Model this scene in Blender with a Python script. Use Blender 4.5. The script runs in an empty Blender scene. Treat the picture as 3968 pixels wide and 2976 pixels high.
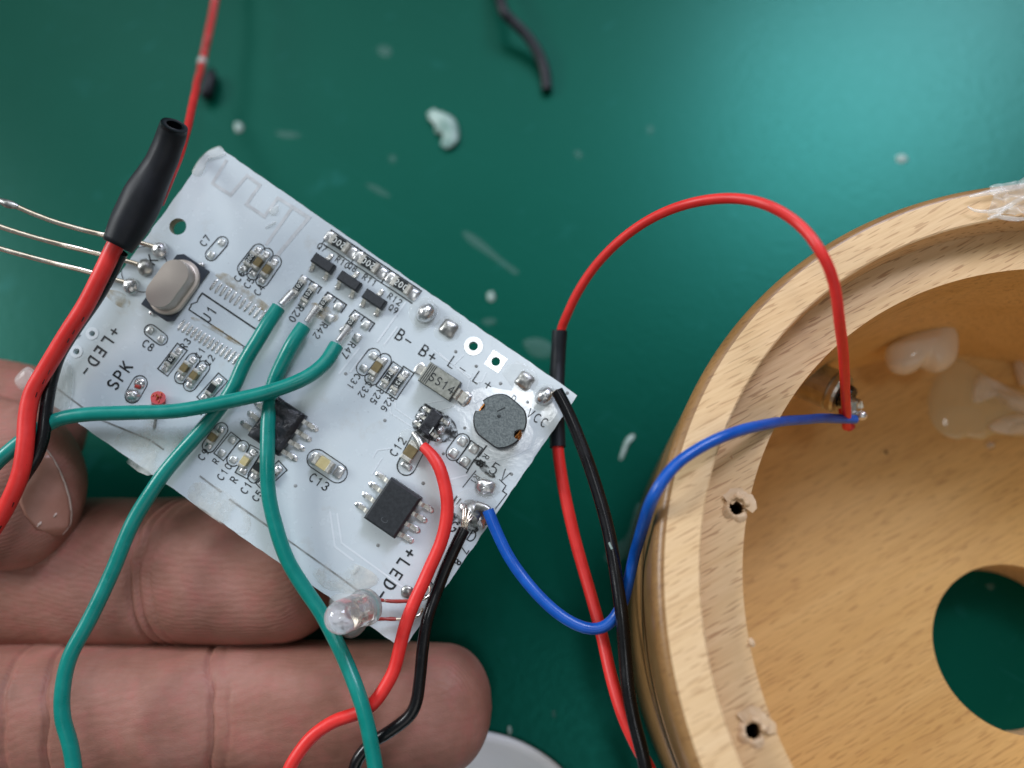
import bpy, bmesh, math, random
import numpy as np
from mathutils import Vector, Matrix, noise
from mathutils.bvhtree import BVHTree
random.seed(7)
rnd = random.random
sc = bpy.context.scene
COL = sc.collection
sc.unit_settings.scale_length = 0.01          # one unit is one centimetre

# ---------------------------------------------------------------- camera
F, PITCH, ROLL, HC = 3100.0, 0.326, 0.062, 10.7   # focal length in photo pixels, tilt, height over the table
ROT = Matrix.Rotation(PITCH, 3, 'X') @ Matrix.Rotation(ROLL, 3, 'Y')
CAM = Vector((0, 0, HC))
cd = bpy.data.cameras.new("camera")
cam = bpy.data.objects.new("camera", cd); COL.objects.link(cam)
cam.matrix_world = Matrix.Translation(CAM) @ ROT.to_4x4()
cd.sensor_width = 36.0; cd.lens = F / 3968.0 * 36.0
cd.clip_start = 0.05; cd.clip_end = 1000
cd.dof.use_dof = True; cd.dof.focus_distance = 8.0; cd.dof.aperture_fstop = 0.12
sc.camera = cam

# ---------------------------------------------------------------- light
w = bpy.data.worlds.new("World"); sc.world = w; w.use_nodes = True
w.node_tree.nodes['Background'].inputs[0].default_value = (0.80, 0.92, 1.0, 1)
w.node_tree.nodes['Background'].inputs[1].default_value = 0.14
def area(name, loc, aim, sx, sy, power, col, roll=0):
    l = bpy.data.lights.new(name, 'AREA'); l.shape = 'RECTANGLE'; l.size = sx; l.size_y = sy
    l.energy = power; l.color = col
    o = bpy.data.objects.new(name, l); COL.objects.link(o)
    d = (Vector(aim) - Vector(loc)).normalized()
    o.location = loc
    o.rotation_euler = (d.to_track_quat('-Z', 'Y').to_matrix() @ Matrix.Rotation(roll, 3, 'Z')).to_euler()
    return o
area("ceiling_or_fill_light", (-126, 40, 86), (-2, 3, 0), 56, 42, 150000, (0.95, 0.98, 1.0))
area("ceiling_or_fill_light", (50, 88, 103), (4, 6, 0), 44, 36, 100000, (0.74, 0.78, 1.0), 0.5)
area("ceiling_or_fill_light", (10, -12, 125), (0, 2, 0), 18, 14, 9000, (0.95, 0.98, 1.0))
area("ceiling_or_fill_light", (35, -105, 95), (2, 3, 0), 120, 70, 20000, (1.0, 0.95, 0.90))  # added fill from the viewer's side for room bounce, no actual lamp there
area("ceiling_panel", (0, 92, 128), (0, 5, 0), 190, 70, 84000, (0.95, 0.98, 1.0))
sc.view_settings.view_transform = 'Standard'; sc.view_settings.look = 'None'
sc.view_settings.exposure = 0.0; sc.view_settings.gamma = 1.0
sc.render.engine = 'CYCLES'
sc.cycles.use_denoising = True
sc.cycles.max_bounces = 10; sc.cycles.transparent_max_bounces = 12
sc.cycles.caustics_reflective = False; sc.cycles.sample_clamp_indirect = 4

# ---------------------------------------------------------------- authoring helpers
D = 3968 / 2212.0                              # overview pixels to photo pixels
def ray(x, y): return ROT @ Vector(((x - 1984) / F, -(y - 1488) / F, -1.0))
def at_z(x, y, z):
    d = ray(x, y); return CAM + d * ((z - HC) / d.z)
def at_t(x, y, t): return CAM + ray(x, y) * t
BN = (ROT @ Vector((0, 0.1, 1))).normalized()  # the tilted board's normal
BO = CAM + ray(1184, 1540) * (8.4 / (1 + 0.1 * (1540 - 1488) / F))
BO_REF = CAM + ROT @ Vector((0, 0, -8.4))
def bp(x, y, h=0.0):
    d = ray(x, y); return CAM + d * (((BO_REF - CAM).dot(BN) + h) / d.dot(BN))
BO = bp(1184, 1540)
BU = bp(2234, 1529) - bp(816, 592); BU = (BU - BN * BU.dot(BN)).normalized()
BV = BN.cross(BU)
BMAT = Matrix(((BU.x, BV.x, BN.x, BO.x), (BU.y, BV.y, BN.y, BO.y), (BU.z, BV.z, BN.z, BO.z), (0, 0, 0, 1)))
BINV = BMAT.inverted()
def L(p, h=0.0):                               # photo pixel -> board coordinates
    q = BINV @ bp(p[0], p[1], h); return Vector((q.x, q.y, h))
K = 8.35 / F                                   # cm per photo pixel on the board
def crop(ox, oy, s): return lambda x, y: (ox + x / s, oy + y / s)
c1 = crop(0, 1350, 1.7015); c2 = crop(0, 700, 2.212); c3 = crop(600, 500, 2.212); c4 = crop(1000, 850, 2.765)
c5 = crop(1500, 1050, 2.765); c6 = crop(500, 1250, 2.765); c7 = crop(1300, 1650, 2.765); c8 = crop(1000, 1950, 2.765)
k1 = crop(1150, 1300, 4.424); k2 = crop(1550, 1480, 3.687); k3 = crop(1640, 1780, 3.386); k4 = crop(760, 1600, 3.687)
b1 = crop(2400, 1726, 1.327); b2 = crop(2600, 600, 1.617); b3 = crop(3100, 1200, 3.017); b4 = crop(3368, 1050, 2.37); b5 = crop(3300, 600, 2.37)

# ---------------------------------------------------------------- materials
def mat(name, col, rough=0.5, metal=0.0, spec=0.5, **kw):
    m = bpy.data.materials.new(name); m.use_nodes = True
    nt = m.node_tree; b = nt.nodes['Principled BSDF']
    b.inputs['Base Color'].default_value = (*col, 1); b.inputs['Roughness'].default_value = rough
    b.inputs['Metallic'].default_value = metal; b.inputs['Specular IOR Level'].default_value = spec
    for k, v in kw.items():
        b.inputs[k.replace('_', ' ')].default_value = v
    return m
def nd(m, t, **kw):
    n = m.node_tree.nodes.new(t)
    for k, v in kw.items():
        if k in n.inputs: n.inputs[k].default_value = v
        else: setattr(n, k, v)
    return n
def ln(m, a, b): m.node_tree.links.new(a, b)
def bs(m): return m.node_tree.nodes['Principled BSDF']
def coords(m, scale=(1, 1, 1), rot=(0, 0, 0), loc=(0, 0, 0)):
    t = nd(m, 'ShaderNodeTexCoord'); p = nd(m, 'ShaderNodeMapping', vector_type='TEXTURE')
    p.inputs['Scale'].default_value = tuple(1 / x for x in scale); p.inputs['Rotation'].default_value = rot; p.inputs['Location'].default_value = loc
    ln(m, t.outputs['Object'], p.inputs[0]); return p.outputs[0]
def noise_tex(m, vec, scale, detail=4, rough=0.55):
    n = nd(m, 'ShaderNodeTexNoise'); n.inputs['Scale'].default_value = scale; n.inputs['Detail'].default_value = detail
    n.inputs['Roughness'].default_value = rough; ln(m, vec, n.inputs['Vector']); return n.outputs[0]
def ramp(m, fac, stops):
    r = nd(m, 'ShaderNodeValToRGB'); e = r.color_ramp.elements
    while len(e) < len(stops): e.new(0.5)
    for i, (p, c) in enumerate(stops):
        e[i].position = p; e[i].color = (*c, 1) if len(c) == 3 else c
    ln(m, fac, r.inputs[0]); return r.outputs[0]
def mixc(m, fac, a, b, mode='MIX'):
    x = nd(m, 'ShaderNodeMix', data_type='RGBA', blend_type=mode)
    for i, v in ((0, fac), (6, a), (7, b)):
        if hasattr(v, 'is_linked'): ln(m, v, x.inputs[i])
        else: x.inputs[i].default_value = v if i == 0 else (*v, 1)
    return x.outputs[2]
def bump(m, height, strength=0.2, dist=0.02):
    b = nd(m, 'ShaderNodeBump'); b.inputs['Strength'].default_value = strength; b.inputs['Distance'].default_value = dist
    ln(m, height, b.inputs['Height']); ln(m, b.outputs[0], bs(m).inputs['Normal'])
def rough_from(m, fac, lo, hi):
    r = nd(m, 'ShaderNodeMapRange'); r.inputs[3].default_value = lo; r.inputs[4].default_value = hi
    ln(m, fac, r.inputs[0]); ln(m, r.outputs[0], bs(m).inputs['Roughness'])

def mottled(name, c_a, c_b, scale, rough=0.5, metal=0.0, b=0.0, detail=4, rr=None, dist=0.01, spec=0.5, lo=0.35, hi=0.65):
    m = mat(name, c_a, rough, metal, spec); v = coords(m); n = noise_tex(m, v, scale, detail)
    ln(m, ramp(m, n, [(lo, c_a), (hi, c_b)]), bs(m).inputs['Base Color'])
    if rr: rough_from(m, n, *rr)
    if b: bump(m, n, b, dist)
    return m

M = {}
# green work mat
m = M['green'] = mat('green_mat', (0.002, 0.10, 0.072), 0.22, 0, 0.38, Specular_Tint=(0.09, 1.0, 0.80, 1))
v = coords(m); n1 = noise_tex(m, v, 0.35, 5); n2 = noise_tex(m, v, 9, 6)
col = ramp(m, n1, [(0.3, (0.0008, 0.042, 0.0245)), (0.7, (0.0012, 0.049, 0.029))])
vs = coords(m, (1.2, 7, 1), (0, 0, 0.6)); sm = noise_tex(m, vs, 0.9, 2)
vd = noise_tex(m, coords(m, (1, 1, 1), (0, 0, 0), (4, 3, 0)), 1.1, 3)
smear = ramp(m, sm, [(0.68, (0, 0, 0)), (0.80, (1, 1, 1))])
dust = ramp(m, vd, [(0.66, (0, 0, 0)), (0.82, (1, 1, 1))])
col = mixc(m, smear, col, (0.010, 0.085, 0.072)); col = mixc(m, dust, col, (0.010, 0.085, 0.072))
lint = ramp(m, noise_tex(m, coords(m, (1, 1.6, 1), (0, 0, 0.9)), 16, 2), [(0.735, (0, 0, 0)), (0.79, (0.6, 0.6, 0.6))])
scr = ramp(m, noise_tex(m, coords(m, (0.5, 26, 1), (0, 0, -0.55)), 1.0, 1), [(0.70, (0, 0, 0)), (0.76, (0.5, 0.5, 0.5))])
col = mixc(m, lint, col, (0.03, 0.13, 0.11)); col = mixc(m, scr, col, (0.008, 0.075, 0.062))
ln(m, col, bs(m).inputs['Base Color']); rough_from(m, n2, 0.26, 0.34); bump(m, n2, 0.12, 0.02)

# board solder mask
m = M['mask'] = mat('white_solder_mask', (0.60, 0.68, 0.71), 0.3, 0, 0.75)
v = coords(m); n1 = noise_tex(m, v, 1.3, 5); n2 = noise_tex(m, v, 7, 6); n3 = noise_tex(m, coords(m, (1, 1, 1), (0, 0, 0), (9, 2, 0)), 2.4, 6, 0.65)
col = ramp(m, n1, [(0.35, (0.60, 0.68, 0.715)), (0.7, (0.67, 0.74, 0.765))])
spk = ramp(m, noise_tex(m, v, 26, 2), [(0.72, (0, 0, 0)), (0.78, (1, 1, 1))])
col = mixc(m, spk, col, (0.36, 0.41, 0.44))
dirt = ramp(m, n3, [(0.60, (0, 0, 0)), (0.78, (0.7, 0.7, 0.7))])
col = mixc(m, dirt, col, (0.52, 0.53, 0.50))
ln(m, col, bs(m).inputs['Base Color']); rough_from(m, n2, 0.17, 0.34); bump(m, n2, 0.10, 0.01)
M['edge'] = mottled('board_edge', (0.30, 0.27, 0.19), (0.48, 0.45, 0.36), 12, 0.6, b=0.4)
M['ink'] = mat('black_ink', (0.018, 0.022, 0.025), 0.45)
M['inkfade'] = mat('faded_ink', (0.20, 0.23, 0.25), 0.5)
M['trace'] = mat('trace_ridge', (0.77, 0.83, 0.86), 0.2)
M['antenna'] = mottled('antenna_copper', (0.50, 0.525, 0.53), (0.63, 0.66, 0.67), 9, 0.35)
M['groove'] = mottled('score_groove', (0.17, 0.18, 0.17), (0.34, 0.36, 0.36), 8, 0.6)
M['solder'] = mottled('solder', (0.58, 0.59, 0.59), (0.86, 0.86, 0.85), 14, 0.28, 0.85, 0.3, rr=(0.16, 0.4))
M['solderdull'] = mottled('dull_solder', (0.27, 0.27, 0.26), (0.56, 0.56, 0.53), 16, 0.4, 0.9, 0.35, rr=(0.25, 0.5))
M['pad'] = mottled('tinned_pad', (0.46, 0.49, 0.48), (0.78, 0.80, 0.78), 10, 0.3, 0.6, 0.4, rr=(0.2, 0.42))
M['padwhite'] = mat('bright_pad', (0.88, 0.9, 0.9), 0.2, 0.4)
M['term'] = mottled('terminal_tin', (0.50, 0.49, 0.43), (0.80, 0.79, 0.72), 20, 0.35, 0.6, 0.3)
M['brown'] = mottled('capacitor_ceramic', (0.17, 0.13, 0.055), (0.23, 0.18, 0.08), 15, 0.45)
M['tan'] = mottled('tan_ceramic', (0.50, 0.42, 0.20), (0.58, 0.50, 0.27), 15, 0.45)
M['alumina'] = mat('white_alumina', (0.50, 0.54, 0.52), 0.5)
M['black'] = mottled('chip_epoxy', (0.014, 0.017, 0.020), (0.026, 0.030, 0.034), 30, 0.5, b=0.1)
M['burnt'] = mottled('melted_epoxy', (0.010, 0.011, 0.014), (0.06, 0.065, 0.075), 8, 0.4, b=1.0, rr=(0.2, 0.6), dist=0.03, lo=0.4, hi=0.8)
M['grey'] = mottled('transistor_epoxy', (0.022, 0.026, 0.030), (0.032, 0.037, 0.042), 40, 0.55, b=0.1)
M['resblack'] = mat('resistor_glaze', (0.02, 0.025, 0.026), 0.3)
M['white'] = mat('white_print', (0.70, 0.74, 0.70), 0.5)
M['greyprint'] = mat('laser_mark', (0.07, 0.08, 0.085), 0.6)
M['ferrite'] = mottled('ferrite', (0.095, 0.115, 0.115), (0.20, 0.23, 0.225), 55, 0.65, b=0.35, detail=5)
M['ferrdark'] = mottled('ferrite_side', (0.02, 0.024, 0.027), (0.05, 0.06, 0.06), 30, 0.4, b=0.3)
M['copper'] = mat('enamelled_copper', (0.62, 0.24, 0.06), 0.3, 0.8)
M['diode'] = mottled('diode_epoxy', (0.24, 0.25, 0.21), (0.36, 0.37, 0.32), 24, 0.55, b=0.25, detail=5)
M['diodeside'] = mat('diode_side', (0.03, 0.035, 0.033), 0.4)
m = M['can'] = mat('crystal_can', (0.56, 0.50, 0.44), 0.4, 0.9)
n1 = noise_tex(m, coords(m, (1, 14, 1)), 6, 3); rough_from(m, n1, 0.42, 0.56); bump(m, n1, 0.05, 0.005)
M['plate'] = mat('crystal_base', (0.035, 0.045, 0.06), 0.35)
M['flux'] = mat('flux_residue', (0.82, 0.84, 0.78), 0.08, 0, 0.6, Alpha=0.13)
bump(M['flux'], noise_tex(M['flux'], coords(M['flux']), 11, 4), 0.9, 0.03)
M['fluxbrown'] = mat('brown_flux', (0.42, 0.30, 0.13), 0.25, 0, 0.5, Alpha=0.5)
v = coords(M['fluxbrown']); ln(M['fluxbrown'], ramp(M['fluxbrown'], noise_tex(M['fluxbrown'], v, 9, 5), [(0.38, (0.0,) * 3), (0.72, (0.75,) * 3)]), bs(M['fluxbrown']).inputs['Alpha'])
M['soot'] = mat('soot', (0.012, 0.013, 0.014), 0.5, 0, 0.5)
v = coords(M['soot']); ln(M['soot'], ramp(M['soot'], noise_tex(M['soot'], v, 12, 6, 0.7), [(0.44, (0.0,) * 3), (0.56, (0.95,) * 3)]), bs(M['soot']).inputs['Alpha'])
M['residue'] = mat('white_residue', (0.74, 0.75, 0.70), 0.35, 0, 0.5)
v = coords(M['residue']); ln(M['residue'], ramp(M['residue'], noise_tex(M['residue'], v, 3.5, 5), [(0.40, (0.0,) * 3), (0.7, (0.8,) * 3)]), bs(M['residue']).inputs['Alpha'])
bump(M['residue'], noise_tex(M['residue'], v, 8, 5), 0.4, 0.02)
M['glue'] = mat('clear_glue', (0.80, 0.82, 0.78), 0.14, 0, 0.5, Alpha=0.32)
bump(M['glue'], noise_tex(M['glue'], coords(M['glue']), 7, 4), 0.5, 0.04)
M['milky'] = mat('milky_glue', (0.92, 0.82, 0.66), 0.12, 0, 0.6, Alpha=0.6)
M['amber'] = mat('amber_glue', (0.88, 0.72, 0.40), 0.1, 0, 0.6, Alpha=0.55)
M['stringy'] = mat('stringy_glue', (0.92, 0.85, 0.74), 0.12, 0, 0.6, Alpha=0.36)
bump(M['stringy'], noise_tex(M['stringy'], coords(M['stringy']), 5, 4), 0.8, 0.06)
m = M['tape'] = mat('clear_tape', (0.90, 0.89, 0.84), 0.08, 0, 0.7, Alpha=0.3)
M['ledglass'] = mat('clear_epoxy', (1.0, 1.0, 1.0), 0.03, 0, 0.5, Transmission_Weight=0.84, IOR=1.5)
M['redpaint'] = mat('red_lacquer', (0.36, 0.035, 0.025), 0.35)
M['lead'] = mottled('tinned_lead', (0.70, 0.60, 0.47), (0.90, 0.82, 0.70), 10, 0.25, 1.0, 0.15, rr=(0.18, 0.34))
M['plated'] = mottled('plated_brass', (0.45, 0.42, 0.34), (0.66, 0.63, 0.54), 8, 0.3, 1.0, 0.1)
def plastic(name, a, b, rough=0.36):
    m = mottled(name, a, b, 5, rough, b=0.0, rr=(rough - 0.08, rough + 0.12), detail=6)
    bump(m, noise_tex(m, coords(m), 24, 3), 0.10, 0.01)
    sc_ = ramp(m, noise_tex(m, coords(m, (1, 1, 1), (0, 0, 0), (2, 5, 1)), 4.5, 6, 0.75), [(0.60, (0, 0, 0)), (0.74, (0.5, 0.5, 0.5))])
    old = bs(m).inputs['Base Color'].links[0].from_socket; ln(m, mixc(m, sc_, old, tuple(min(1, x * 1.25 + 0.03) for x in b)), bs(m).inputs['Base Color']); return m
M['wgreen'] = plastic('green_insulation', (0.0, 0.21, 0.17), (0.003, 0.25, 0.205), 0.28)
M['wred'] = plastic('red_insulation', (0.74, 0.024, 0.020), (0.84, 0.034, 0.028), 0.42)
M['wred2'] = plastic('dull_red_insulation', (0.50, 0.018, 0.018), (0.58, 0.022, 0.02), 0.42)
M['wblue'] = plastic('blue_insulation', (0.002, 0.075, 0.40), (0.005, 0.105, 0.50), 0.3)
M['wblack'] = plastic('black_insulation', (0.003, 0.003, 0.0035), (0.006, 0.006, 0.007), 0.25)
M['sleeve'] = mottled('black_heat_shrink', (0.005, 0.007, 0.010), (0.010, 0.012, 0.017), 6, 0.5, b=0.15, spec=0.35)
M['inkspot'] = mat('wire_print', (0.10, 0.008, 0.008), 0.5)
M['flake'] = mottled('white_plastic_scrap', (0.26, 0.38, 0.33), (0.46, 0.56, 0.51), 5, 0.4)
M['curl'] = mottled('curled_scrap', (0.16, 0.29, 0.25), (0.42, 0.56, 0.50), 4, 0.4, b=0.5)
M['film'] = mat('clear_scrap', (0.40, 0.58, 0.54), 0.3, 0, 0.4, Alpha=0.11)
M['smudge'] = mat('dust_smudge', (0.45, 0.62, 0.57), 0.5, 0, 0.3, Alpha=0.35)
M['dish'] = mottled('white_plastic', (0.88, 0.91, 0.93), (0.92, 0.94, 0.95), 2, 0.35)

def wood(name, base, light, dark, rough, fleck=0.52, spec=0.4):
    m = mat(name, base, rough, 0, spec); R = (0, 0, 0.50)
    g = noise_tex(m, coords(m, (0.22, 2.6, 2.6), R), 1.3, 5, 0.6)
    c = ramp(m, g, [(0.32, base), (0.68, light)])
    fine = noise_tex(m, coords(m, (0.8, 16, 16), R), 2.0, 4, 0.6)
    c = mixc(m, ramp(m, fine, [(0.42, (0, 0, 0)), (0.72, (0.5, 0.5, 0.5))]), c, dark)
    fl = noise_tex(m, coords(m, (3.6, 38, 26), R, (3, 1, 2)), 1.25, 0.6, 0.4)
    c = mixc(m, ramp(m, fl, [(0.61, (0, 0, 0)), (0.67, (fleck,) * 3)]), c, (dark[0] * .66, dark[1] * .56, dark[2] * .5))
    ln(m, c, bs(m).inputs['Base Color']); bump(m, fine, 0.12, 0.02); return m
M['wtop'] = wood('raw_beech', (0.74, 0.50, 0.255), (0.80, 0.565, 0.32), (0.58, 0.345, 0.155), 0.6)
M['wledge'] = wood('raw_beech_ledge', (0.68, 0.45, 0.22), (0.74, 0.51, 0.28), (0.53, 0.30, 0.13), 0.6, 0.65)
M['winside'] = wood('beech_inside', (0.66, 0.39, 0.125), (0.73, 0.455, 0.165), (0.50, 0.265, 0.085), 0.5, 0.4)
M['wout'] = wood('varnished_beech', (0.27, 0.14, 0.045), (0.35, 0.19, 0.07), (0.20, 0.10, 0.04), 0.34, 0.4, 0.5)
M['splinter'] = mottled('wood_splinter', (0.60, 0.40, 0.22), (0.72, 0.52, 0.33), 8, 0.7)
M['hole'] = mat('drilled_wood', (0.20, 0.12, 0.05), 0.8)

m = M['skin'] = mat('skin', (0.36, 0.18, 0.13), 0.55, 0, 0.32, Subsurface_Weight=0.12, Subsurface_Scale=0.12)
bs(m).inputs['Subsurface Radius'].default_value = (1.0, 0.35, 0.2)
v = coords(m); n1 = noise_tex(m, v, 1.1, 5, 0.6); n2 = noise_tex(m, v, 5, 4)
col = ramp(m, n1, [(0.26, (0.215, 0.094, 0.064)), (0.50, (0.32, 0.148, 0.108)), (0.76, (0.44, 0.218, 0.172))])
col = mixc(m, ramp(m, n2, [(0.45, (0, 0, 0)), (0.75, (0.45,) * 3)]), col, (0.42, 0.135, 0.115))
ln(m, col, bs(m).inputs['Base Color'])
wv = nd(m, 'ShaderNodeTexWave', wave_type='BANDS', bands_direction='Y'); wv.inputs['Scale'].default_value = 3.2; wv.inputs['Distortion'].default_value = 9; wv.inputs['Detail'].default_value = 2; wv.inputs['Detail Scale'].default_value = 0.6
ln(m, coords(m, (1, 1, 1), (0, 0, 0.25)), wv.inputs['Vector'])
fx = noise_tex(m, coords(m, (9, 3.0, 9)), 2.4, 4)
ad = nd(m, 'ShaderNodeMath', operation='ADD'); ln(m, wv.outputs[1], ad.inputs[0]); ln(m, fx, ad.inputs[1])
fr = nd(m, 'ShaderNodeTexWave', wave_type='RINGS', rings_direction='X'); fr.inputs['Scale'].default_value = 9; fr.inputs['Distortion'].default_value = 7; fr.inputs['Detail Scale'].default_value = 0.35
ln(m, coords(m), fr.inputs['Vector'])
vor = nd(m, 'ShaderNodeTexVoronoi', feature='DISTANCE_TO_EDGE'); vor.inputs['Scale'].default_value = 11; ln(m, coords(m, (1, 2.4, 1), (0, 0, 0.2)), vor.inputs['Vector'])
vr = nd(m, 'ShaderNodeMath', operation='MINIMUM'); ln(m, vor.outputs[0], vr.inputs[0]); vr.inputs[1].default_value = 0.12
vm = nd(m, 'ShaderNodeMath', operation='MULTIPLY'); ln(m, vr.outputs[0], vm.inputs[0]); vm.inputs[1].default_value = 5
a2 = nd(m, 'ShaderNodeMath', operation='ADD'); ln(m, ad.outputs[0], a2.inputs[0]); ln(m, fr.outputs[1], a2.inputs[1])
a3 = nd(m, 'ShaderNodeMath', operation='ADD'); ln(m, a2.outputs[0], a3.inputs[0]); ln(m, vm.outputs[0], a3.inputs[1])
bump(m, a3.outputs[0], 0.16, 0.010)
M['nail'] = mottled('fingernail', (0.42, 0.20, 0.145), (0.50, 0.26, 0.20), 3, 0.3, spec=0.5)
M['nailedge'] = mat('nail_rim', (0.60, 0.47, 0.40), 0.35)

# ---------------------------------------------------------------- mesh helpers
def ob(name, verts, faces, mats, parent=None, loc=None, smooth=True, midx=None, **props):
    me = bpy.data.meshes.new(name)
    me.from_pydata([tuple(v) for v in verts], [], [tuple(f) for f in faces])
    for x in (mats if isinstance(mats, (list, tuple)) else [mats]): me.materials.append(x)
    if midx is not None: me.polygons.foreach_set('material_index', midx)
    me.polygons.foreach_set('use_smooth', [smooth] * len(me.polygons)); me.update()
    o = bpy.data.objects.new(name, me); COL.objects.link(o)
    if parent is not None: o.parent = parent
    if loc is not None: o.location = loc
    for k, v in props.items(): o[k] = v
    return o
def empty(name, mw=None, **props):
    o = bpy.data.objects.new(name, None); COL.objects.link(o); o.empty_display_size = 0.3
    if mw is not None: o.matrix_world = mw
    for k, v in props.items(): o[k] = v
    return o
class MB:
    def __init__(s): s.v = []; s.f = []; s.m = []
    def add(s, v, f, m=0):
        b = len(s.v); s.v += [Vector(x) for x in v]; s.f += [tuple(i + b for i in q) for q in f]; s.m += [m] * len(f); return s
    def ob(s, name, mats, parent=None, loc=None, smooth=False, **p):
        return ob(name, s.v, s.f, mats, parent, loc, smooth, s.m, **p)
def rot2(v, a): c, s = math.cos(a), math.sin(a); return Vector((v[0] * c - v[1] * s, v[0] * s + v[1] * c, v[2]))
def box(cx, cy, z0, sx, sy, sz, ang=0, ch=0.0):
    v = []
    rings = [(0, z0)] + ([(0, z0 + sz - ch), (ch, z0 + sz)] if ch else [(0, z0 + sz)])
    for ins, z in rings:
        for px, py in ((-1, -1), (1, -1), (1, 1), (-1, 1)):
            v.append(rot2(Vector((px * (sx / 2 - ins), py * (sy / 2 - ins), z)), ang) + Vector((cx, cy, 0)))
    f = [(3, 2, 1, 0)]; n = len(rings)
    for r in range(n - 1):
        for i in range(4): j = (i + 1) % 4; f.append((r * 4 + i, r * 4 + j, r * 4 + 4 + j, r * 4 + 4 + i))
    f.append(tuple(range((n - 1) * 4, n * 4))); return v, f
def spline(pts, step):                         # Catmull-Rom through points of any dimension
    P = [np.array(p, float) for p in pts]; P = [2 * P[0] - P[1]] + P + [2 * P[-1] - P[-2]]; out = []
    for i in range(1, len(P) - 2):
        a, b, c, d = P[i - 1:i + 3]; n = max(2, int(np.linalg.norm((c - b)[:3]) / step))
        for k in range(n):
            t = k / n
            out.append(0.5 * ((2 * b) + (c - a) * t + (2 * a - 5 * b + 4 * c - d) * t * t + (3 * b - a - 3 * c + d) * t ** 3))
    out.append(P[-2]); return out
def tube(pts, rad, seg=14, cap=True, jit=0.0, flat=1.0, up=None, roundcap=False):
    P = [Vector(p[:3]) for p in pts]; n = len(P)
    R = [rad] * n if not hasattr(rad, '__len__') else list(rad)
    v = []; f = []; T = [(P[min(i + 1, n - 1)] - P[max(i - 1, 0)]).normalized() for i in range(n)]
    nx = Vector(up) if up else (Vector((0, 0, 1)) if abs(T[0].z) < 0.9 else Vector((1, 0, 0)))
    for i in range(n):
        nx = (nx - T[i] * nx.dot(T[i])).normalized(); by = T[i].cross(nx)
        for k in range(seg):
            a = 2 * math.pi * k / seg; r = R[i] * (1 + jit * (noise.noise(P[i] * 3 + Vector((k, 0, 0))) ))
            v.append(P[i] + nx * (math.cos(a) * r * flat) + by * (math.sin(a) * r))
    for i in range(n - 1):
        for k in range(seg):
            j = (k + 1) % seg; f.append((i * seg + k, i * seg + j, i * seg + seg + j, i * seg + seg + k))
    if cap:
        b = len(v); v += [p.copy() for p in v[:seg]] + [p.copy() for p in v[(n - 1) * seg:n * seg]]
        f.append(tuple(range(b + seg - 1, b - 1, -1))); f.append(tuple(range(b + seg, b + 2 * seg)))
    return v, f
def ribbon(poly, wd, z, th=0.0, closed=False, jit=0.0):
    P = [Vector((p[0], p[1], 0)) for p in poly]; n = len(P); v = []; f = []
    for i in range(n):
        a = P[i - 1] if (i or closed) else P[i]; b = P[(i + 1) % n] if (i < n - 1 or closed) else P[i]
        d1 = (P[i] - a); d2 = (b - P[i])
        d1 = d1.normalized() if d1.length > 1e-9 else d2.normalized(); d2 = d2.normalized() if d2.length > 1e-9 else d1
        t = (d1 + d2); t = t.normalized() if t.length > 0.2 else d1
        s = 1 / max(0.5, math.sqrt(max(0.0, (1 + d1.dot(d2)) / 2)))
        w2 = wd / 2 * (1 + jit * (rnd() - 0.5)); q = Vector((-t.y, t.x, 0)) * w2 * s
        e = Vector((0, 0, 0))
        if not closed and i == 0: e = -d2 * w2 * 0.8
        if not closed and i == n - 1: e = d1 * w2 * 0.8
        v += [P[i] + q + e + Vector((0, 0, z)), P[i] - q + e + Vector((0, 0, z))]
    m = n if closed else n - 1
    for i in range(m):
        j = (i + 1) % n; f.append((2 * i, 2 * i + 1, 2 * j + 1, 2 * j))
    return v, f
def dome(cx, cy, rx, ry, h, ang=0, seg=14, rings=5, jit=0.12, z0=0.0, sq=2.0, seed=0, flat=1.0):
    v = []; f = []; s0 = seed or random.randint(1, 999)
    for i in range(rings):
        p = i / rings * math.pi / 2; rr, hh = math.cos(p) ** flat, math.sin(p)
        for k in range(seg):
            a = 2 * math.pi * k / seg; c, s = math.cos(a), math.sin(a)
            g = (abs(c) ** sq + abs(s) ** sq) ** (-1 / sq)
            j = 1 + jit * noise.noise(Vector((c * 1.5 + s0, s * 1.5, hh * 1.5)))
            q = rot2(Vector((c * g * rx * rr * j, s * g * ry * rr * j, 0)), ang); v.append(Vector((cx + q.x, cy + q.y, z0 + h * hh * (1 + jit * noise.noise(Vector((c * 2, s * 2, s0))) ))))
    v.append(Vector((cx, cy, z0 + h))); t = len(v) - 1
    for i in range(rings - 1):
        for k in range(seg): j = (k + 1) % seg; f.append((i * seg + k, i * seg + j, i * seg + seg + j, i * seg + seg + k))
    for k in range(seg): f.append(((rings - 1) * seg + k, (rings - 1) * seg + (k + 1) % seg, t))
    return v, f
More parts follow.
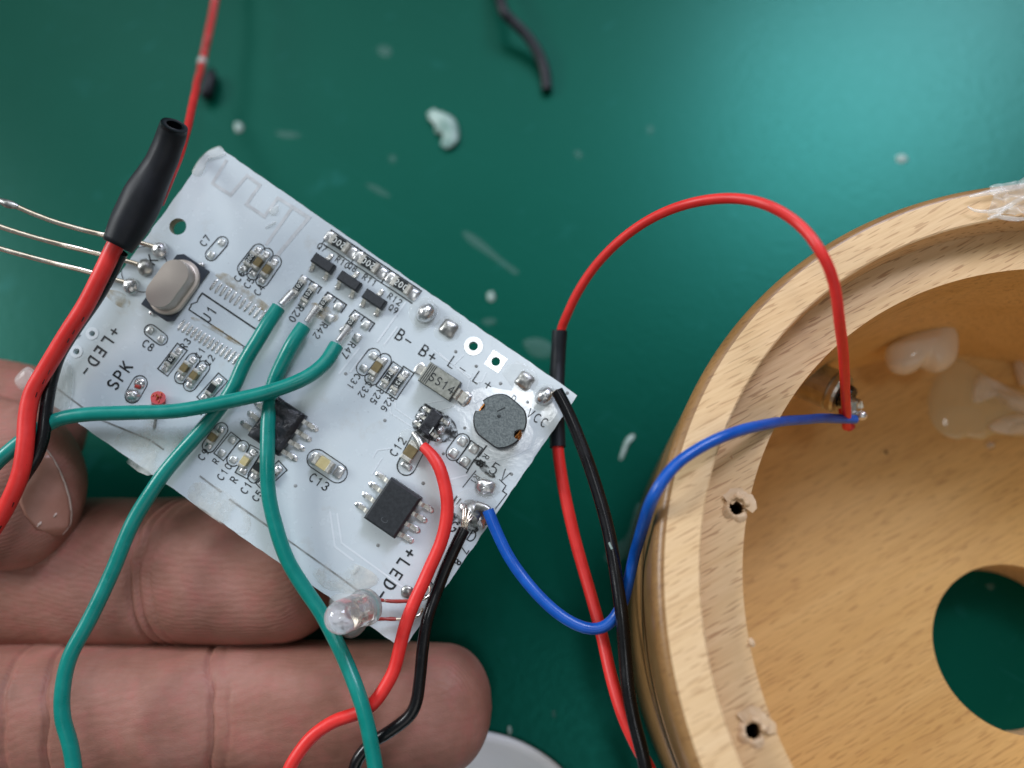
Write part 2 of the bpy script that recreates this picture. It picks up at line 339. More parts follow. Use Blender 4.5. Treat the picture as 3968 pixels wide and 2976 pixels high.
def pillow(poly, h, z0=0.0, rings=6, jit=0.1, under=0.0, sub=4):       # swollen blob over an outline
    n = len(poly); pts = []
    for i in range(n):
        a, b, c, d = [np.array(poly[(i + k) % n][:2], float) for k in (-1, 0, 1, 2)]
        for k in range(sub):
            t = k / sub; pts.append(0.5 * ((2 * b) + (c - a) * t + (2 * a - 5 * b + 4 * c - d) * t * t + (3 * b - a - 3 * c + d) * t ** 3))
    cx = sum(p[0] for p in pts) / len(pts); cy = sum(p[1] for p in pts) / len(pts); m = len(pts); v = []; f = []
    for r in range(rings):
        s = 1 - (r / rings) ** 1.4 * 1.0; hh = math.sqrt(max(0, 1 - s * s))
        for p in pts:
            x, y = cx + (p[0] - cx) * s, cy + (p[1] - cy) * s
            v.append(Vector((x, y, z0 + h * hh * (1 + jit * 3 * noise.noise(Vector((x * 3, y * 3, 5)))))))
    v.append(Vector((cx, cy, z0 + h))); t = len(v) - 1
    for r in range(rings - 1):
        for k in range(m): j = (k + 1) % m; f.append((r * m + k, r * m + j, r * m + m + j, r * m + m + k))
    for k in range(m): f.append(((rings - 1) * m + k, (rings - 1) * m + (k + 1) % m, t))
    if under:
        b = len(v); v2 = []
        for q in v[m:]: v2.append(Vector((q.x, q.y, z0 - (q.z - z0) * under)))
        v += v2
        for k in range(m): j = (k + 1) % m; f.append((j, k, b + k, b + j))
        for r in range(rings - 2):
            for k in range(m): j = (k + 1) % m; f.append((b + r * m + j, b + r * m + k, b + r * m + m + k, b + r * m + m + j))
        for k in range(m): f.append((b + (rings - 2) * m + (k + 1) % m, b + (rings - 2) * m + k, len(v) - 1))
    return v, f

def smooth_by_angle(o, deg=35):
    bm = bmesh.new(); bm.from_mesh(o.data); bmesh.ops.remove_doubles(bm, verts=bm.verts, dist=1e-4)
    for e in bm.edges:
        if len(e.link_faces) == 2 and e.calc_face_angle(0) > math.radians(deg): e.smooth = False
    bm.to_mesh(o.data); bm.free()
# ---------------------------------------------------------------- stroke lettering
def arc(cx, cy, rx, ry, a0, a1, n=7): return [(cx + rx * math.cos(math.radians(a0 + (a1 - a0) * i / n)), cy + ry * math.sin(math.radians(a0 + (a1 - a0) * i / n))) for i in range(n + 1)]
GL = {
 '0': [arc(.3, .5, .28, .5, 0, 360, 14)], '1': [[(.12, .78), (.32, 1), (.32, 0)]],
 '2': [arc(.3, .73, .27, .27, 160, -30, 6) + [(.03, 0), (.58, 0)]],
 '3': [arc(.28, .75, .25, .25, 150, -80, 6) + arc(.28, .26, .29, .26, 80, -150, 7)],
 '4': [[(.45, 0), (.45, 1), (.02, .3), (.6, .3)]], '5': [[(.52, 1), (.1, 1), (.06, .56)] + arc(.28, .32, .29, .32, 120, -145, 7)],
 '6': [[(.5, .95)] + arc(.4, .5, .36, .45, 110, 180, 4) + arc(.3, .28, .26, .28, 180, 540, 12)],
 '7': [[(.03, 1), (.56, 1), (.2, 0)]], '8': [arc(.3, .75, .23, .24, 270, 630, 12), arc(.3, .26, .28, .26, 90, 450, 12)],
 '9': [arc(.3, .7, .26, .29, 0, 360, 12) + [(.5, .3), (.3, 0)]],
 'B': [[(.05, 0), (.05, 1), (.32, 1)] + arc(.32, .76, .22, .24, 90, -90, 6) + [(.05, .52), (.34, .52)] + arc(.34, .26, .26, .26, 90, -90, 6) + [(.05, 0)]],
 'C': [arc(.34, .5, .32, .5, 55, 305, 11)], 'D': [[(.05, 0), (.05, 1), (.25, 1)] + arc(.25, .5, .35, .5, 90, -90, 9) + [(.05, 0)]],
 'E': [[(.55, 1), (.06, 1), (.06, 0), (.55, 0)], [(.06, .52), (.45, .52)]], 'G': [arc(.34, .5, .32, .5, 55, 330, 11) + [(.64, .45), (.4, .45)]],
 'K': [[(.06, 0), (.06, 1)], [(.55, 1), (.08, .4)], [(.22, .56), (.58, 0)]], 'L': [[(.06, 1), (.06, 0), (.52, 0)]],
 'N': [[(.05, 0), (.05, 1), (.55, 0), (.55, 1)]], 'P': [[(.06, 0), (.06, 1), (.32, 1)] + arc(.32, .74, .24, .26, 90, -90, 6) + [(.06, .48)]],
 'Q': [arc(.32, .5, .3, .5, 0, 360, 14), [(.4, .22), (.62, -.05)]],
 'R': [[(.06, 0), (.06, 1), (.32, 1)] + arc(.32, .74, .24, .26, 90, -90, 6) + [(.06, .48)], [(.28, .48), (.58, 0)]],
 'S': [arc(.3, .75, .25, .25, 40, 270, 7) + arc(.3, .25, .27, .25, 90, -140, 7)], 'U': [[(.05, 1), (.05, .3)] + arc(.3, .3, .25, .3, 180, 360, 7) + [(.55, 1)]],
 'V': [[(.02, 1), (.3, 0), (.58, 1)]], '+': [[(.02, .45), (.58, .45)], [(.3, .15), (.3, .75)]], '-': [[(.02, .45), (.55, .45)]], ' ': [],
}
ANG = {'u': 0, 'v': math.pi / 2, '-u': math.pi, '-v': -math.pi / 2}
def lettering(s, c, d, hpx, z=0.0035, wpx=None, track=0.34, jit=0.35):
    """Stroke letters centred at board point c, reading along board axis d."""
    h = hpx * K * 1.06; w = (wpx or hpx * 0.13) * K * 1.25; a = ANG[d] if d in ANG else d; mb = MB(); adv = 0.6 + track; tot = adv * len(s) - track
    for i, chx in enumerate(s):
        for j, st in enumerate(GL[chx]):
            pts = [rot2(Vector(((x + i * adv - tot / 2) * h, (y - 0.5) * h, 0)), a) + Vector((c[0], c[1], 0)) for x, y in st]
            mb.add(*ribbon(pts, w, z + 0.0004 * j, jit=jit))
    return mb
def text(s, p, d, hpx, parent, name='printed_code', m='ink', z=0.0035, wpx=None, off=None, **kw):
    c = L(p); o = Vector(off) if off is not None else Vector((0, 0, 0))
    mb = lettering(s, c - o, d, hpx, z, wpx, **kw); return mb.ob(name, M[m], parent)

# ---------------------------------------------------------------- table
def table():
    s = 60; v = [(-s, -s, 0), (s, -s, 0), (s, s, 0), (-s, s, 0)]
    ob('table_top', v, [(0, 1, 2, 3)], M['green'], smooth=False, kind='structure', label='green work mat covering the table top')
table()

# ---------------------------------------------------------------- the circuit board
board = empty('circuit_board', BMAT, category='circuit board',
              label='white printed circuit board crowded with chips and solder, held up over the green table')
def board_slab():
    corners = [(745, 674), (772, 622), (803, 588), (849, 569), (868, 584), (2226, 1524), (2236, 1533), (1570, 2505), (1557, 2512), (129, 1518)]
    pts = []
    for i, p in enumerate(corners):
        q = corners[(i + 1) % len(corners)]; a, b = L(p), L(q); n = max(1, int((b - a).length / 0.07))
        nn = Vector((-(b - a).y, (b - a).x, 0)).normalized()
        for k in range(n):
            t = k / n; x = a.lerp(b, t); big = (b - a).length > 1
            pts.append(x + nn * (0.010 * noise.noise(Vector((x.x * 9, x.y * 9, 1))) + 0.006 * (rnd() - 0.5)) * (1 if big else 0.4))
    holes = [(c2(1524, 393), 34), (c2(790, 1310), 12), (c2(655, 1465), 13), (c5(925, 805), 18.5), (c5(1165, 970), 18.5)]
    bm = bmesh.new(); edges = []; TH = 0.11; loops = []
    def loop(ps):
        vs = [bm.verts.new((p.x, p.y, 0)) for p in ps]; es = [bm.edges.new((vs[i], vs[(i + 1) % len(vs)])) for i in range(len(vs))]; edges.extend(es); loops.append(vs)
    loop(pts)
    for (c, r) in holes:
        q = L(c); loop([Vector((q.x + r * K * math.cos(2 * math.pi * k / 24), q.y + r * K * math.sin(2 * math.pi * k / 24), 0)) for k in range(24)])
    bmesh.ops.triangle_fill(bm, use_beauty=True, use_dissolve=False, edges=edges)
    top = list(bm.faces)
    for f in top:
        if f.normal.z < 0: f.normal_flip()
    low = {}
    for vs in loops:
        for v in vs: low[v] = bm.verts.new((v.co.x, v.co.y, -TH))
    for f in top: bm.faces.new([low[v] for v in reversed(f.verts)])
    for li, vs in enumerate(loops):
        n = len(vs)
        for i in range(n):
            a, b = vs[i], vs[(i + 1) % n]; f = bm.faces.new((a, b, low[b], low[a])); f.material_index = 1
    bmesh.ops.recalc_face_normals(bm, faces=bm.faces)
    me = bpy.data.meshes.new('board_panel'); bm.to_mesh(me); bm.free()
    me.materials.append(M['mask']); me.materials.append(M['edge'])
    o = bpy.data.objects.new('board_panel', me); COL.objects.link(o); o.parent = board
board_slab()

def at(p): return L(p)
def local_poly(pts, c=Vector((0, 0, 0))): return [L(p) - c for p in pts]
def outline(parent, pts, c, wpx=3.2, closed=False, z=0.0032, m='ink'):
    mb = MB(); mb.add(*ribbon(local_poly(pts, c), wpx * 1.3 * K, z, closed=closed, jit=0.5)); return mb.ob('outline', M[m], parent)
def pill_pts(a, b, r, n=9):                    # board coordinates
    a, b = Vector(a), Vector(b); d = (b - a).normalized(); th = math.atan2(d.y, d.x); o = []
    for k in range(n + 1): t = th - math.pi / 2 + math.pi * k / n; o.append(b + Vector((math.cos(t), math.sin(t), 0)) * r)
    for k in range(n + 1): t = th + math.pi / 2 + math.pi * k / n; o.append(a + Vector((math.cos(t), math.sin(t), 0)) * r)
    return o
def pill(parent, a, b, r, wpx=3.0, z=0.0032):
    mb = MB(); mb.add(*ribbon(pill_pts(a, b, r), wpx * 1.35 * K, z, closed=True, jit=0.5)); return mb.ob('outline', M['ink'], parent)
def rect_outline(parent, a, b, hw, ext, gap=False, wpx=3.0):
    a, b = Vector(a), Vector(b); d = (b - a).normalized(); n = Vector((-d.y, d.x, 0)); mb = MB()
    P = [a - d * ext + n * hw, b + d * ext + n * hw, b + d * ext - n * hw, a - d * ext - n * hw]
    mb.add(*ribbon(P, wpx * 1.3 * K, 0.0032, closed=True, jit=0.5)); return mb.ob('outline', M['ink'], parent)
def snap(a, b):
    d = b - a; t = math.atan2(d.y, d.x); return round(t / (math.pi / 2)) * math.pi / 2
def pads(parent, pts, w, l, ang, c, h=0.018, m='pad', name='solder_pad'):
    for p in pts:
        q = L(p) - c; mb = MB(); mb.add(*dome(q.x, q.y, l * .56, w * .54, h, ang, 16, 4, 0.10, 0.001, 6, 0, .5)); mb.ob(name, M[m], parent, smooth=True)
def two_term(kind, p1, p2, pad1=None, pad2=None, mark=None, mdir='u', wpx=29, hgt=0.07, shape=None, code=None, label=None, padw=27, padl=23, orad=26):
    """Chip resistor or capacitor lying between the outer ends p1 and p2 (photo pixels)."""
    a, b = L(p1), L(p2); c = (a + b) / 2; ang = snap(a, b); Ln = (b - a).length; W = wpx * K; t = 0.26 * Ln
    nm = {'cap': 'chip_capacitor', 'tan': 'chip_capacitor', 'res': 'chip_resistor'}[kind]
    mb = MB()
    if kind == 'res':
        mb.add(*box(0, 0, 0.006, Ln * 0.97, W * 0.94, hgt - 0.014, ang), 0); mb.add(*box(0, 0, hgt - 0.008, Ln * 0.56, W * 0.93, 0.008, ang, 0.003), 1); ms = [M['alumina'], M['resblack']]
    else: mb.add(*box(0, 0, 0.006, Ln * 0.94, W * 0.95, hgt - 0.008, ang, 0.006)); ms = M['brown' if kind == 'cap' else 'tan']
    o = mb.ob(nm, ms, board, c)
    if label: o['label'] = label
    for s in (-1, 1):
        e = rot2(Vector((s * (Ln / 2 - t / 2), 0, 0)), ang); q = MB(); q.add(*box(e.x, e.y, 0.004, t, W, hgt - 0.001, ang, 0.012)); q.ob('terminal', M['term'], o)
    if pad1: pads(o, [pad1, pad2], padw * K, padl * K, ang, c, 0.022, 'solder')
    if mark: text(mark, ((p1[0] + p2[0]) / 2, (p1[1] + p2[1]) / 2), mdir, wpx * 0.46, o, 'marking', 'white', hgt + 0.002, wpx * 0.07, c)
    ea, eb = (L(pad1) if pad1 else a) - c, (L(pad2) if pad2 else b) - c
    if shape == 'pill': pill(o, ea, eb, orad * K)
    if shape == 'box': rect_outline(o, ea, eb, orad * K * 0.95, 20 * K)
    if code: text(code[0], code[1], code[2], code[3], o, off=c)
    return o
def footprint(p1, p2, shape='pill', code=None, orad=24, w=28, l=26, m='pad', h=0.02):
    a, b = L(p1), L(p2); c = (a + b) / 2; o = empty('empty_footprint'); o.parent = board; o.location = c; ang = snap(a, b)
    pads(o, [p1, p2], w * K, l * K, ang, c, h, m)
    if shape == 'pill': pill(o, a - c, b - c, orad * K)
    if shape == 'box': rect_outline(o, a - c, b - c, orad * K, 20 * K)
    if code: text(code[0], code[1], code[2], code[3], o, off=c)
    return o

# empty footprints
footprint(c3(577, 972), c3(485, 1078), code=('C7', c3(432, 958), 'v', 25))
footprint(c2(1290, 1285), c2(1385, 1358), code=('C8', c2(1272, 1412), 'u', 27))
footprint(k1(1312, 345), k1(1150, 560), code=('C31', k1(980, 785), '-v', 23), orad=29, w=30)
footprint(k4(520, 385), k4(370, 570), 'box', ('R', k4(280, 690), 'v', 22), orad=24)
footprint(k4(662, 490), k4(535, 665), code=('C10', k4(405, 840), 'v', 25), orad=26)
footprint(k2(890, 845), k2(765, 1015), orad=29, w=34, l=34)
footprint(k2(1055, 955), k2(930, 1135), 'box', ('R1', k2(1205, 1100), '-v', 22), orad=27, w=34, l=34)
# capacitors
two_term('cap', c3(935, 1095), c3(862, 1208), c3(958, 1075), c3(845, 1238), shape='pill', code=('C5', c3(808, 1320), 'v', 25), hgt=.075)
two_term('cap', c3(1010, 1158), c3(940, 1268), c3(1030, 1140), c3(922, 1298), shape='pill', code=('C4', c3(896, 1380), 'v', 25), hgt=.075)
two_term('res', c3(868, 1062), c3(785, 1172), c3(888, 1040), c3(765, 1195), '000', 'v', 30, .05, 'pill', ('C6', c3(725, 1262), 'v', 25))
two_term('cap', c6(655, 430), c6(570, 550), c6(690, 400), c6(560, 585), shape='pill', code=('C1', c6(762, 325), 'v', 24), hgt=.075)
two_term('cap', c6(762, 515), c6(668, 630), c6(795, 480), c6(655, 665), shape='pill', code=('C2', c6(862, 405), 'v', 24), hgt=.075)
two_term('res', c6(515, 345), c6(410, 460), c6(538, 305), c6(395, 490), '103', 'v', 30, .05, 'box', ('R3', c6(605, 228), 'v', 25))
two_term('res', c6(955, 650), c6(845, 765), c6(972, 625), c6(815, 800), None, 'v', 30, .05, 'box', ('R', c6(760, 955), 'v', 24))
two_term('cap', k4(320, 265), k4(200, 430), k4(360, 235), k4(185, 470), shape='pill', code=('C9', k4(105, 595), 'v', 25), hgt=.075)
two_term('tan', k4(785, 600), k4(655, 770), k4(825, 565), k4(680, 830), shape='box', code=('R', k4(540, 955), 'v', 26), hgt=.075, wpx=31, orad=28)
two_term('res', k4(965, 690), k4(845, 860), k4(985, 660), k4(835, 905), None, 'v', 30, .05, 'pill', ('C1', k4(715, 1070), 'v', 26), orad=26)
two_term('res', k4(1165, 820), k4(1010, 985), k4(1185, 800), k4(960, 1010), None, 'v', 30, .05, 'box', ('C5', k4(875, 1185), 'v', 24), orad=26)
two_term('tan', k4(1720, 640), k4(1960, 800), k4(1690, 650), k4(2040, 850), None, 'u', 46, .10, None, None, padw=46, padl=34)
o = empty('capacitor_outline'); o.parent = board
pill(o, L(k4(1725, 660)), L(k4(2020, 858)), 38 * K); text('C13', k4(1760, 985), 'u', 30, o)
two_term('cap', c7(870, 180), c7(755, 375), c7(905, 150), c7(760, 430), None, 'v', 46, .09, 'pill', ('C12', c7(668, 225), 'v', 28), orad=36, padw=44)
two_term('cap', k1(1500, 440), k1(1275, 665), k1(1500, 430), k1(1290, 730), shape='pill', code=('C32', k1(1175, 925), '-v', 24), wpx=33, hgt=.08, orad=28)
two_term('res', k1(1680, 600), k1(1490, 810), k1(1690, 580), k1(1495, 850), '913', '-v', 31, .05, 'box', ('R25', k1(1375, 1035), '-v', 24), orad=26)
two_term('res', k1(1850, 715), k1(1640, 930), k1(1870, 660), k1(1665, 960), 'R31', '-v', 31, .05, 'box', ('R26', k1(1560, 1165), '-v', 24), orad=26)
# the three 200 ohm resistors along the edge
for (a, b, pa, pb, md, cd_, cp) in ((c4(785, 205), c4(972, 328), c4(770, 190), c4(1010, 362), '-u', 'R10', c4(905, 460)),
                          (c4(1100, 420), c4(1285, 548), c4(1085, 405), c4(1330, 582), '-u', 'R11', c4(1195, 650)),
                          (c4(1445, 650), c4(1630, 775), c4(1425, 632), c4(1662, 808), 'u', 'R12', c4(1465, 855))):
    two_term('res', a, b, pa, pb, '200', md, 46, .055, None, (cd_, cp, 'u', 22), padw=44, padl=36)
o = empty('resistor_outline'); o.parent = board
for pl in ([c4(690, 258), c4(785, 115), c4(1750, 768), c4(1690, 850)], [c4(690, 258), c4(1650, 900)], [c4(1100, 330), c4(1000, 462)], [c4(1415, 548), c4(1325, 675)]):
    outline(o, pl, Vector((0, 0, 0)), 3.4)
# 102 resistors and the pairs the green wires are soldered to
two_term('res', c4(500, 650), c4(390, 800), c4(490, 640), c4(365, 805), '102', 'v', 30, .05)
two_term('res', c4(600, 730), c4(490, 890), c4(610, 725), c4(480, 905), '102', 'v', 30, .05, code=('R20', c4(410, 1010), '-v', 26))
two_term('res', c4(755, 850), c4(655, 965), c4(765, 840), c4(630, 975), '102', 'v', 28, .05, code=('R42', c4(668, 1190), '-v', 25))
two_term('res', c4(1045, 1060), c4(945, 1170), c4(1050, 1040), c4(915, 1185), '102', 'v', 28, .05, code=('R47', c4(968, 1400), '-v', 25))
footprint(c4(862, 935), c4(768, 1062), None, w=32, l=34, h=.03); footprint(c4(1160, 1130), c4(1062, 1268), None, w=32, l=34, h=.03)
o = empty('pair_outline'); o.parent = board
for pl in ([c4(430, 660), c4(475, 595), c4(680, 730), c4(640, 790)], [c4(575, 665), c4(545, 705)], [c4(690, 850), c4(745, 780), c4(948, 915), c4(890, 1000)], [c4(845, 850), c4(815, 890)],
           [c4(980, 1040), c4(1035, 970), c4(1248, 1115), c4(1190, 1200)], [c4(1140, 1045), c4(1105, 1090)]):
    outline(o, pl, Vector((0, 0, 0)), 3.6)

# transistors
def lead_piece(parent, c, q, d, ln_, wd, h0):
    """Bent flat lead: from height h0 at q, down to the board along direction d, with solder at the foot."""
    d = Vector((d[0], d[1], 0)); n = Vector((-d.y, d.x, 0)); pr = [(0, h0), (0.25 * ln_, h0), (0.45 * ln_, 0.016), (ln_, 0.012)]; mb = MB()
    v = []
    for x, z in pr:
        for s in (-1, 1):
            for dz in (0.012, -0.010): v.append(q + d * x + n * (s * wd / 2) + Vector((0, 0, z + dz)))
    f = []
    for i in range(3):
        b0 = i * 4; b1 = b0 + 4
        f += [(b0, b1, b1 + 2, b0 + 2), (b0 + 1, b0 + 3, b1 + 3, b1 + 1), (b0, b0 + 1, b1 + 1, b1), (b0 + 2, b1 + 2, b1 + 3, b0 + 3)]
    f += [(0, 2, 3, 1), (12, 13, 15, 14)]
    mb.add(v, f); e = q + d * (ln_ * 0.92)
    mb.add(*dome(e.x, e.y, ln_ * 0.50, wd * 0.72, 0.020, math.atan2(d.y, d.x), 14, 4, 0.12, 0.0005, 3.0), 1)
    return mb.ob('lead', [M['term'], M['solder']], parent, smooth=False)
def transistor(cp, code, codep):
    c = L(cp); ln_, W, H = 92 * K, 41 * K, 0.095; mb = MB(); mb.add(*box(0, 0, 0.012, ln_, W, H, 0, 0.014))
    o = mb.ob('transistor', M['grey'], board, c)
    lead_piece(o, c, Vector((0, W / 2, 0)), (0, 1), 24 * K, 15 * K, .05)
    for s in (-1, 1): lead_piece(o, c, Vector((s * 33 * K, -W / 2, 0)), (0, -1), 24 * K, 15 * K, .05)
    if code: text(code, codep, 'u', 22, o, off=c)
transistor(c4(715, 490), 'Q7', c4(685, 300)); transistor(c4(993, 680), 'Q8', c4(1010, 515)); transistor(c4(1258, 872), 'Q9', c4(1450, 960))

# eight-pin chips
def soic(cp, lu, lv, m, label, dot=None, H=0.145):
    c = L(cp); mb = MB(); U, V = lu * K, lv * K
    if m == 'burnt':
        n = 14; v = []; f = []
        for i in range(n + 1):
            for j in range(n + 1):
                x, y = (i / n - .5) * U, (j / n - .5) * V; e = min(i, j, n - i, n - j)
                z = H * (0.75 if e == 0 else 1) + (0.035 * noise.noise(Vector((x * 9, y * 9, 2))) + 0.02 * noise.noise(Vector((x * 22, y * 22, 7))))
                v.append(Vector((x * (1 + .03 * noise.noise(Vector((y * 8, 1, 1)))), y * (1 + .03 * noise.noise(Vector((x * 8, 5, 1)))), z)))
        for i in range(n):
            for j in range(n): a = i * (n + 1) + j; f.append((a, a + n + 1, a + n + 2, a + 1))
        mb.add(v, f); mb.add(*box(0, 0, 0.012, U * 1.01, V * 1.01, H * 0.78, 0, 0.02))
        o = mb.ob('memory_chip', M['burnt'], board, c, True)
    else:
        mb.add(*box(0, 0, 0.012, U, V, H, 0, 0.022)); o = mb.ob('amplifier_chip', M[m], board, c)
    o['label'] = label
    for k in range(4):
        y = (k - 1.5) * 46 * K
        lead_piece(o, c, Vector((-U / 2, y, 0)), (-1, 0), 46 * K, 17 * K, .07); lead_piece(o, c, Vector((U / 2, y, 0)), (1, 0), 46 * K, 17 * K, .07)
    if dot:
        q = L(dot, H) - c; mb = MB(); P = [(q.x + 9 * K * math.cos(t * .4488), q.y + 9 * K * math.sin(t * .4488)) for t in range(14)]
        mb.add([Vector((x, y, H + .0145)) for x, y in P], [tuple(range(14))]); mb.ob('pin_mark', M['black'], o); text('C', c7(548, 1000), 'v', 24, o, 'laser_mark', 'greyprint', H + .0145, 2.2, c)
    return o
soic(c7(634, 872), 141, 182, 'black', 'clean black eight-legged chip with square edges', c7(597, 1072))
soic(c6(1612, 1108), 141, 182, 'burnt', 'black eight-legged chip with a melted, cratered top')
# scorched regulator in the soot
c = L(k2(450, 585)); mb = MB(); mb.add(*box(0, 0, .01, 52 * K, 98 * K, .10, 0, .014)); o = mb.ob('regulator_chip', M['burnt'], board, c, label='small scorched black chip ringed with soot')
for s, ys in ((-1, (-33, 0, 33)), (1, (-33, 33))):
    for y in ys: lead_piece(o, c, Vector((s * 26 * K, y * K, 0)), (s, 0), 26 * K, 14 * K, .05)
mb = MB()
q = L(k2(450, 690), .11) - c; mb.add(*box(q.x, q.y, .112, 4 * K, 28 * K, .002)); mb.ob('scratch_mark', M['white'], o)

# U1 footprint
o = empty('empty_footprint'); o.parent = board; o['label'] = 'empty twenty-eight pin footprint with two rows of bare pads'
def pad_row(pa, pb, n, lpx):
    a, b = L(pa), L(pb)
    for k in range(n):
        q = a.lerp(b, k / (n - 1)); mb = MB(); mb.add(*dome(q.x, q.y, 6.2 * K, lpx / 2 * K, .012, 0, 12, 4, .15, .001, 3.5, 0, .6)); mb.ob('solder_pad', M['solder'], o, smooth=True)
pad_row(c3(505, 1335), c3(1005, 1655), 13, 50); pad_row(c6(563, 25), c6(1148, 390), 14, 50)
mb = MB(); z0 = Vector((0, 0, 0))
mb.add(*ribbon(local_poly([c2(2225, 1295), c2(1735, 965), c2(1705, 1005), c2(1690, 1040)]), 5.5 * K, .0032, jit=.4))
mb.add(*ribbon(local_poly([c2(1690, 1040), c2(1665, 1050), c2(1640, 1058), c2(1635, 1080), c2(1620, 1105)]), 4.5 * K, .0036, jit=.4))
mb.add(*ribbon(local_poly([c2(1620, 1105), c2(2105, 1430), c6(1225, 275)]), 5.0 * K, .0032, jit=.4)); mb.ob('outline', M['ink'], o)
text('U1', c2(1792, 1145), 'v', 36, o, wpx=4.2)

# crystal
c = L(c2(1512, 922))
mb = MB()
pl = [(-72, -128), (50, -128), (72, -110), (72, 128), (-50, 128), (-72, 110)]
n = len(pl); v = [Vector((x * K, y * K, .004)) for x, y in pl] + [Vector((x * K, y * K, .035)) for x, y in pl]
mb.add(v, [tuple(range(n, 2 * n))] + [(i, (i + 1) % n, n + (i + 1) % n, n + i) for i in range(n)])
xt = mb.ob('crystal_oscillator', M['plate'], board, c, label='shiny metal crystal can on a dark base plate')
def can():
    v = []; f = []; N = 40; prof = [(1.0, .036), (1.0, .056), (.95, .066), (.86, .068), (.80, .075), (.79, .205), (.775, .224), (.745, .233)]
    for s, z in prof:
        rr = 74 * K * s; hl = (118 - 74) * K
        for q in pill_pts(Vector((0, -hl, 0)), Vector((0, hl, 0)), rr, N // 2 - 1): v.append(Vector((q.x, q.y, z)))
    m = len(v) // len(prof)
    for r in range(len(prof) - 1):
        for k in range(m): j = (k + 1) % m; f.append((r * m + k, r * m + j, r * m + m + j, r * m + m + k))
    f.append(tuple(range((len(prof) - 1) * m, len(prof) * m))); return v, f
mb = MB(); mb.add(*can()); co = mb.ob('metal_can', M['can'], xt, smooth=True); smooth_by_angle(co, 28)
for dx, dy in ((30, 132), (-20, -134)):
    MB().add(*dome(dx * K, dy * K, 14 * K, 12 * K, .03, 0, 12, 4, .15, .002)).ob('solder_joint', M['solder'], xt, smooth=True)

# inductor
c = L(k2(1435, 565))
top = [k2(*p) for p in [(1180, 262), (1230, 222), (1290, 196), (1345, 176), (1405, 165), (1460, 165), (1505, 172), (1560, 200), (1620, 245), (1690, 305), (1760, 372), (1790, 410), (1806, 460), (1815, 520), (1813, 590), (1800, 650),
       (1785, 690), (1740, 682), (1690, 690), (1650, 715), (1635, 755), (1640, 800), (1668, 828), (1700, 832), (1672, 862), (1620, 900), (1560, 930), (1500, 948), (1440, 956), (1390, 958), (1340, 930), (1250, 862), (1160, 795), (1100, 742), (1070, 690), (1050, 625), (1042, 560), (1044, 495), (1058, 440), (1078, 408), (1120, 410), (1165, 400), (1200, 375), (1212, 335), (1200, 295)]]
H = 0.30
P = [L(p, H) - c for p in top]; n = len(P)
def layer(mb, rings, m=0, cap=True):
    b = []; v = []; f = []
    for s, z in rings:
        for p in P: v.append(Vector((p.x * s, p.y * s, z)))
    for r in range(len(rings) - 1):
        for k in range(n): j = (k + 1) % n; f.append((r * n + j, r * n + k, r * n + n + k, r * n + n + j))
    if cap: f.append(tuple(reversed(range((len(rings) - 1) * n, len(rings) * n))))
    mb.add(v, f, m)
mb = MB(); layer(mb, [(1.0, .21), (1.0, .275), (.975, .292), (.945, H)], 0, False); layer(mb, [(.945, H), (.94, H + .001)], 1)
ind = mb.ob('power_inductor', [M['ferrdark'], M['ferrite']], board, c, label='dark grey round inductor with two notches and a copper coil')
mb = MB(); layer(mb, [(1.0, .004), (1.0, .07), (.95, .075)]); mb.ob('ferrite_base', M['ferrdark'], ind)
mb = MB()
for k in range(5):
    R_ = 85 * K; z = .09 + k * .026
    pts = [Vector((R_ * math.cos(2 * math.pi * t / 40), R_ * math.sin(2 * math.pi * t / 40), z)) for t in range(41)]
    mb.add(*tube(pts, .014, 6, False))
mb.ob('copper_coil', M['copper'], ind, smooth=True)
q = L(k2(1690, 760), .16) - c; MB().add(*dome(q.x, q.y, 14 * K, 22 * K, .05, .3, 12, 4, .1, .12)).ob('coil_end', M['copper'], ind, smooth=True)
mb = MB(); q = L(k2(1420, 430), H) - c
mb.add(*box(q.x, q.y + .03, H + .0012, 5 * K, 34 * K, .001, -.55)); q = L(k2(1415, 487), H) - c; mb.add(*dome(q.x, q.y, 8 * K, 7 * K, .004, 0, 10, 3, .3, H + .0012)); mb.ob('dot_mark', M['ferrdark'], ind)

# diode
Hd = 0.2; cc = [c5(460, 970), c5(785, 1190), c5(660, 1390), c5(335, 1165)]
P = [L(p, Hd) for p in cc]; c = sum(P, Vector((0, 0, 0))) / 4; c.z = 0
lu = ((P[1] - P[0]).length + (P[2] - P[3]).length) / 2; lv = ((P[3] - P[0]).length + (P[2] - P[1]).length) / 2
mb = MB(); mb.add(*box(0, 0, .015, lu * 1.02, lv * 1.04, Hd - .03, 0, .012), 1); mb.add(*box(0, 0, Hd - .03, lu, lv, .03, 0, .006), 0)
dio = mb.ob('rectifier_diode', [M['diode'], M['diodeside']], board, c, label='grey block diode printed SS14 with a striped end')
mb = lettering('SS14', Vector((.035, -.006, 0)), 'u', 29, Hd + .002, 3.4, jit=.1); mb.ob('marking', M['ink'], dio)
mb = MB()
for k in range(4):
    x = -lu / 2 + (.022 + .021 * k); mb.add(*box(x, 0, Hd + .0005, .008, lv * .94, .0015))
mb.ob('cathode_band', M['ink'], dio)
lead_piece(dio, c, Vector((-lu / 2, 0, 0)), (-1, 0), 34 * K, 38 * K, .06); lead_piece(dio, c, Vector((lu / 2, 0, 0)), (1, 0), 46 * K, 44 * K, .06)

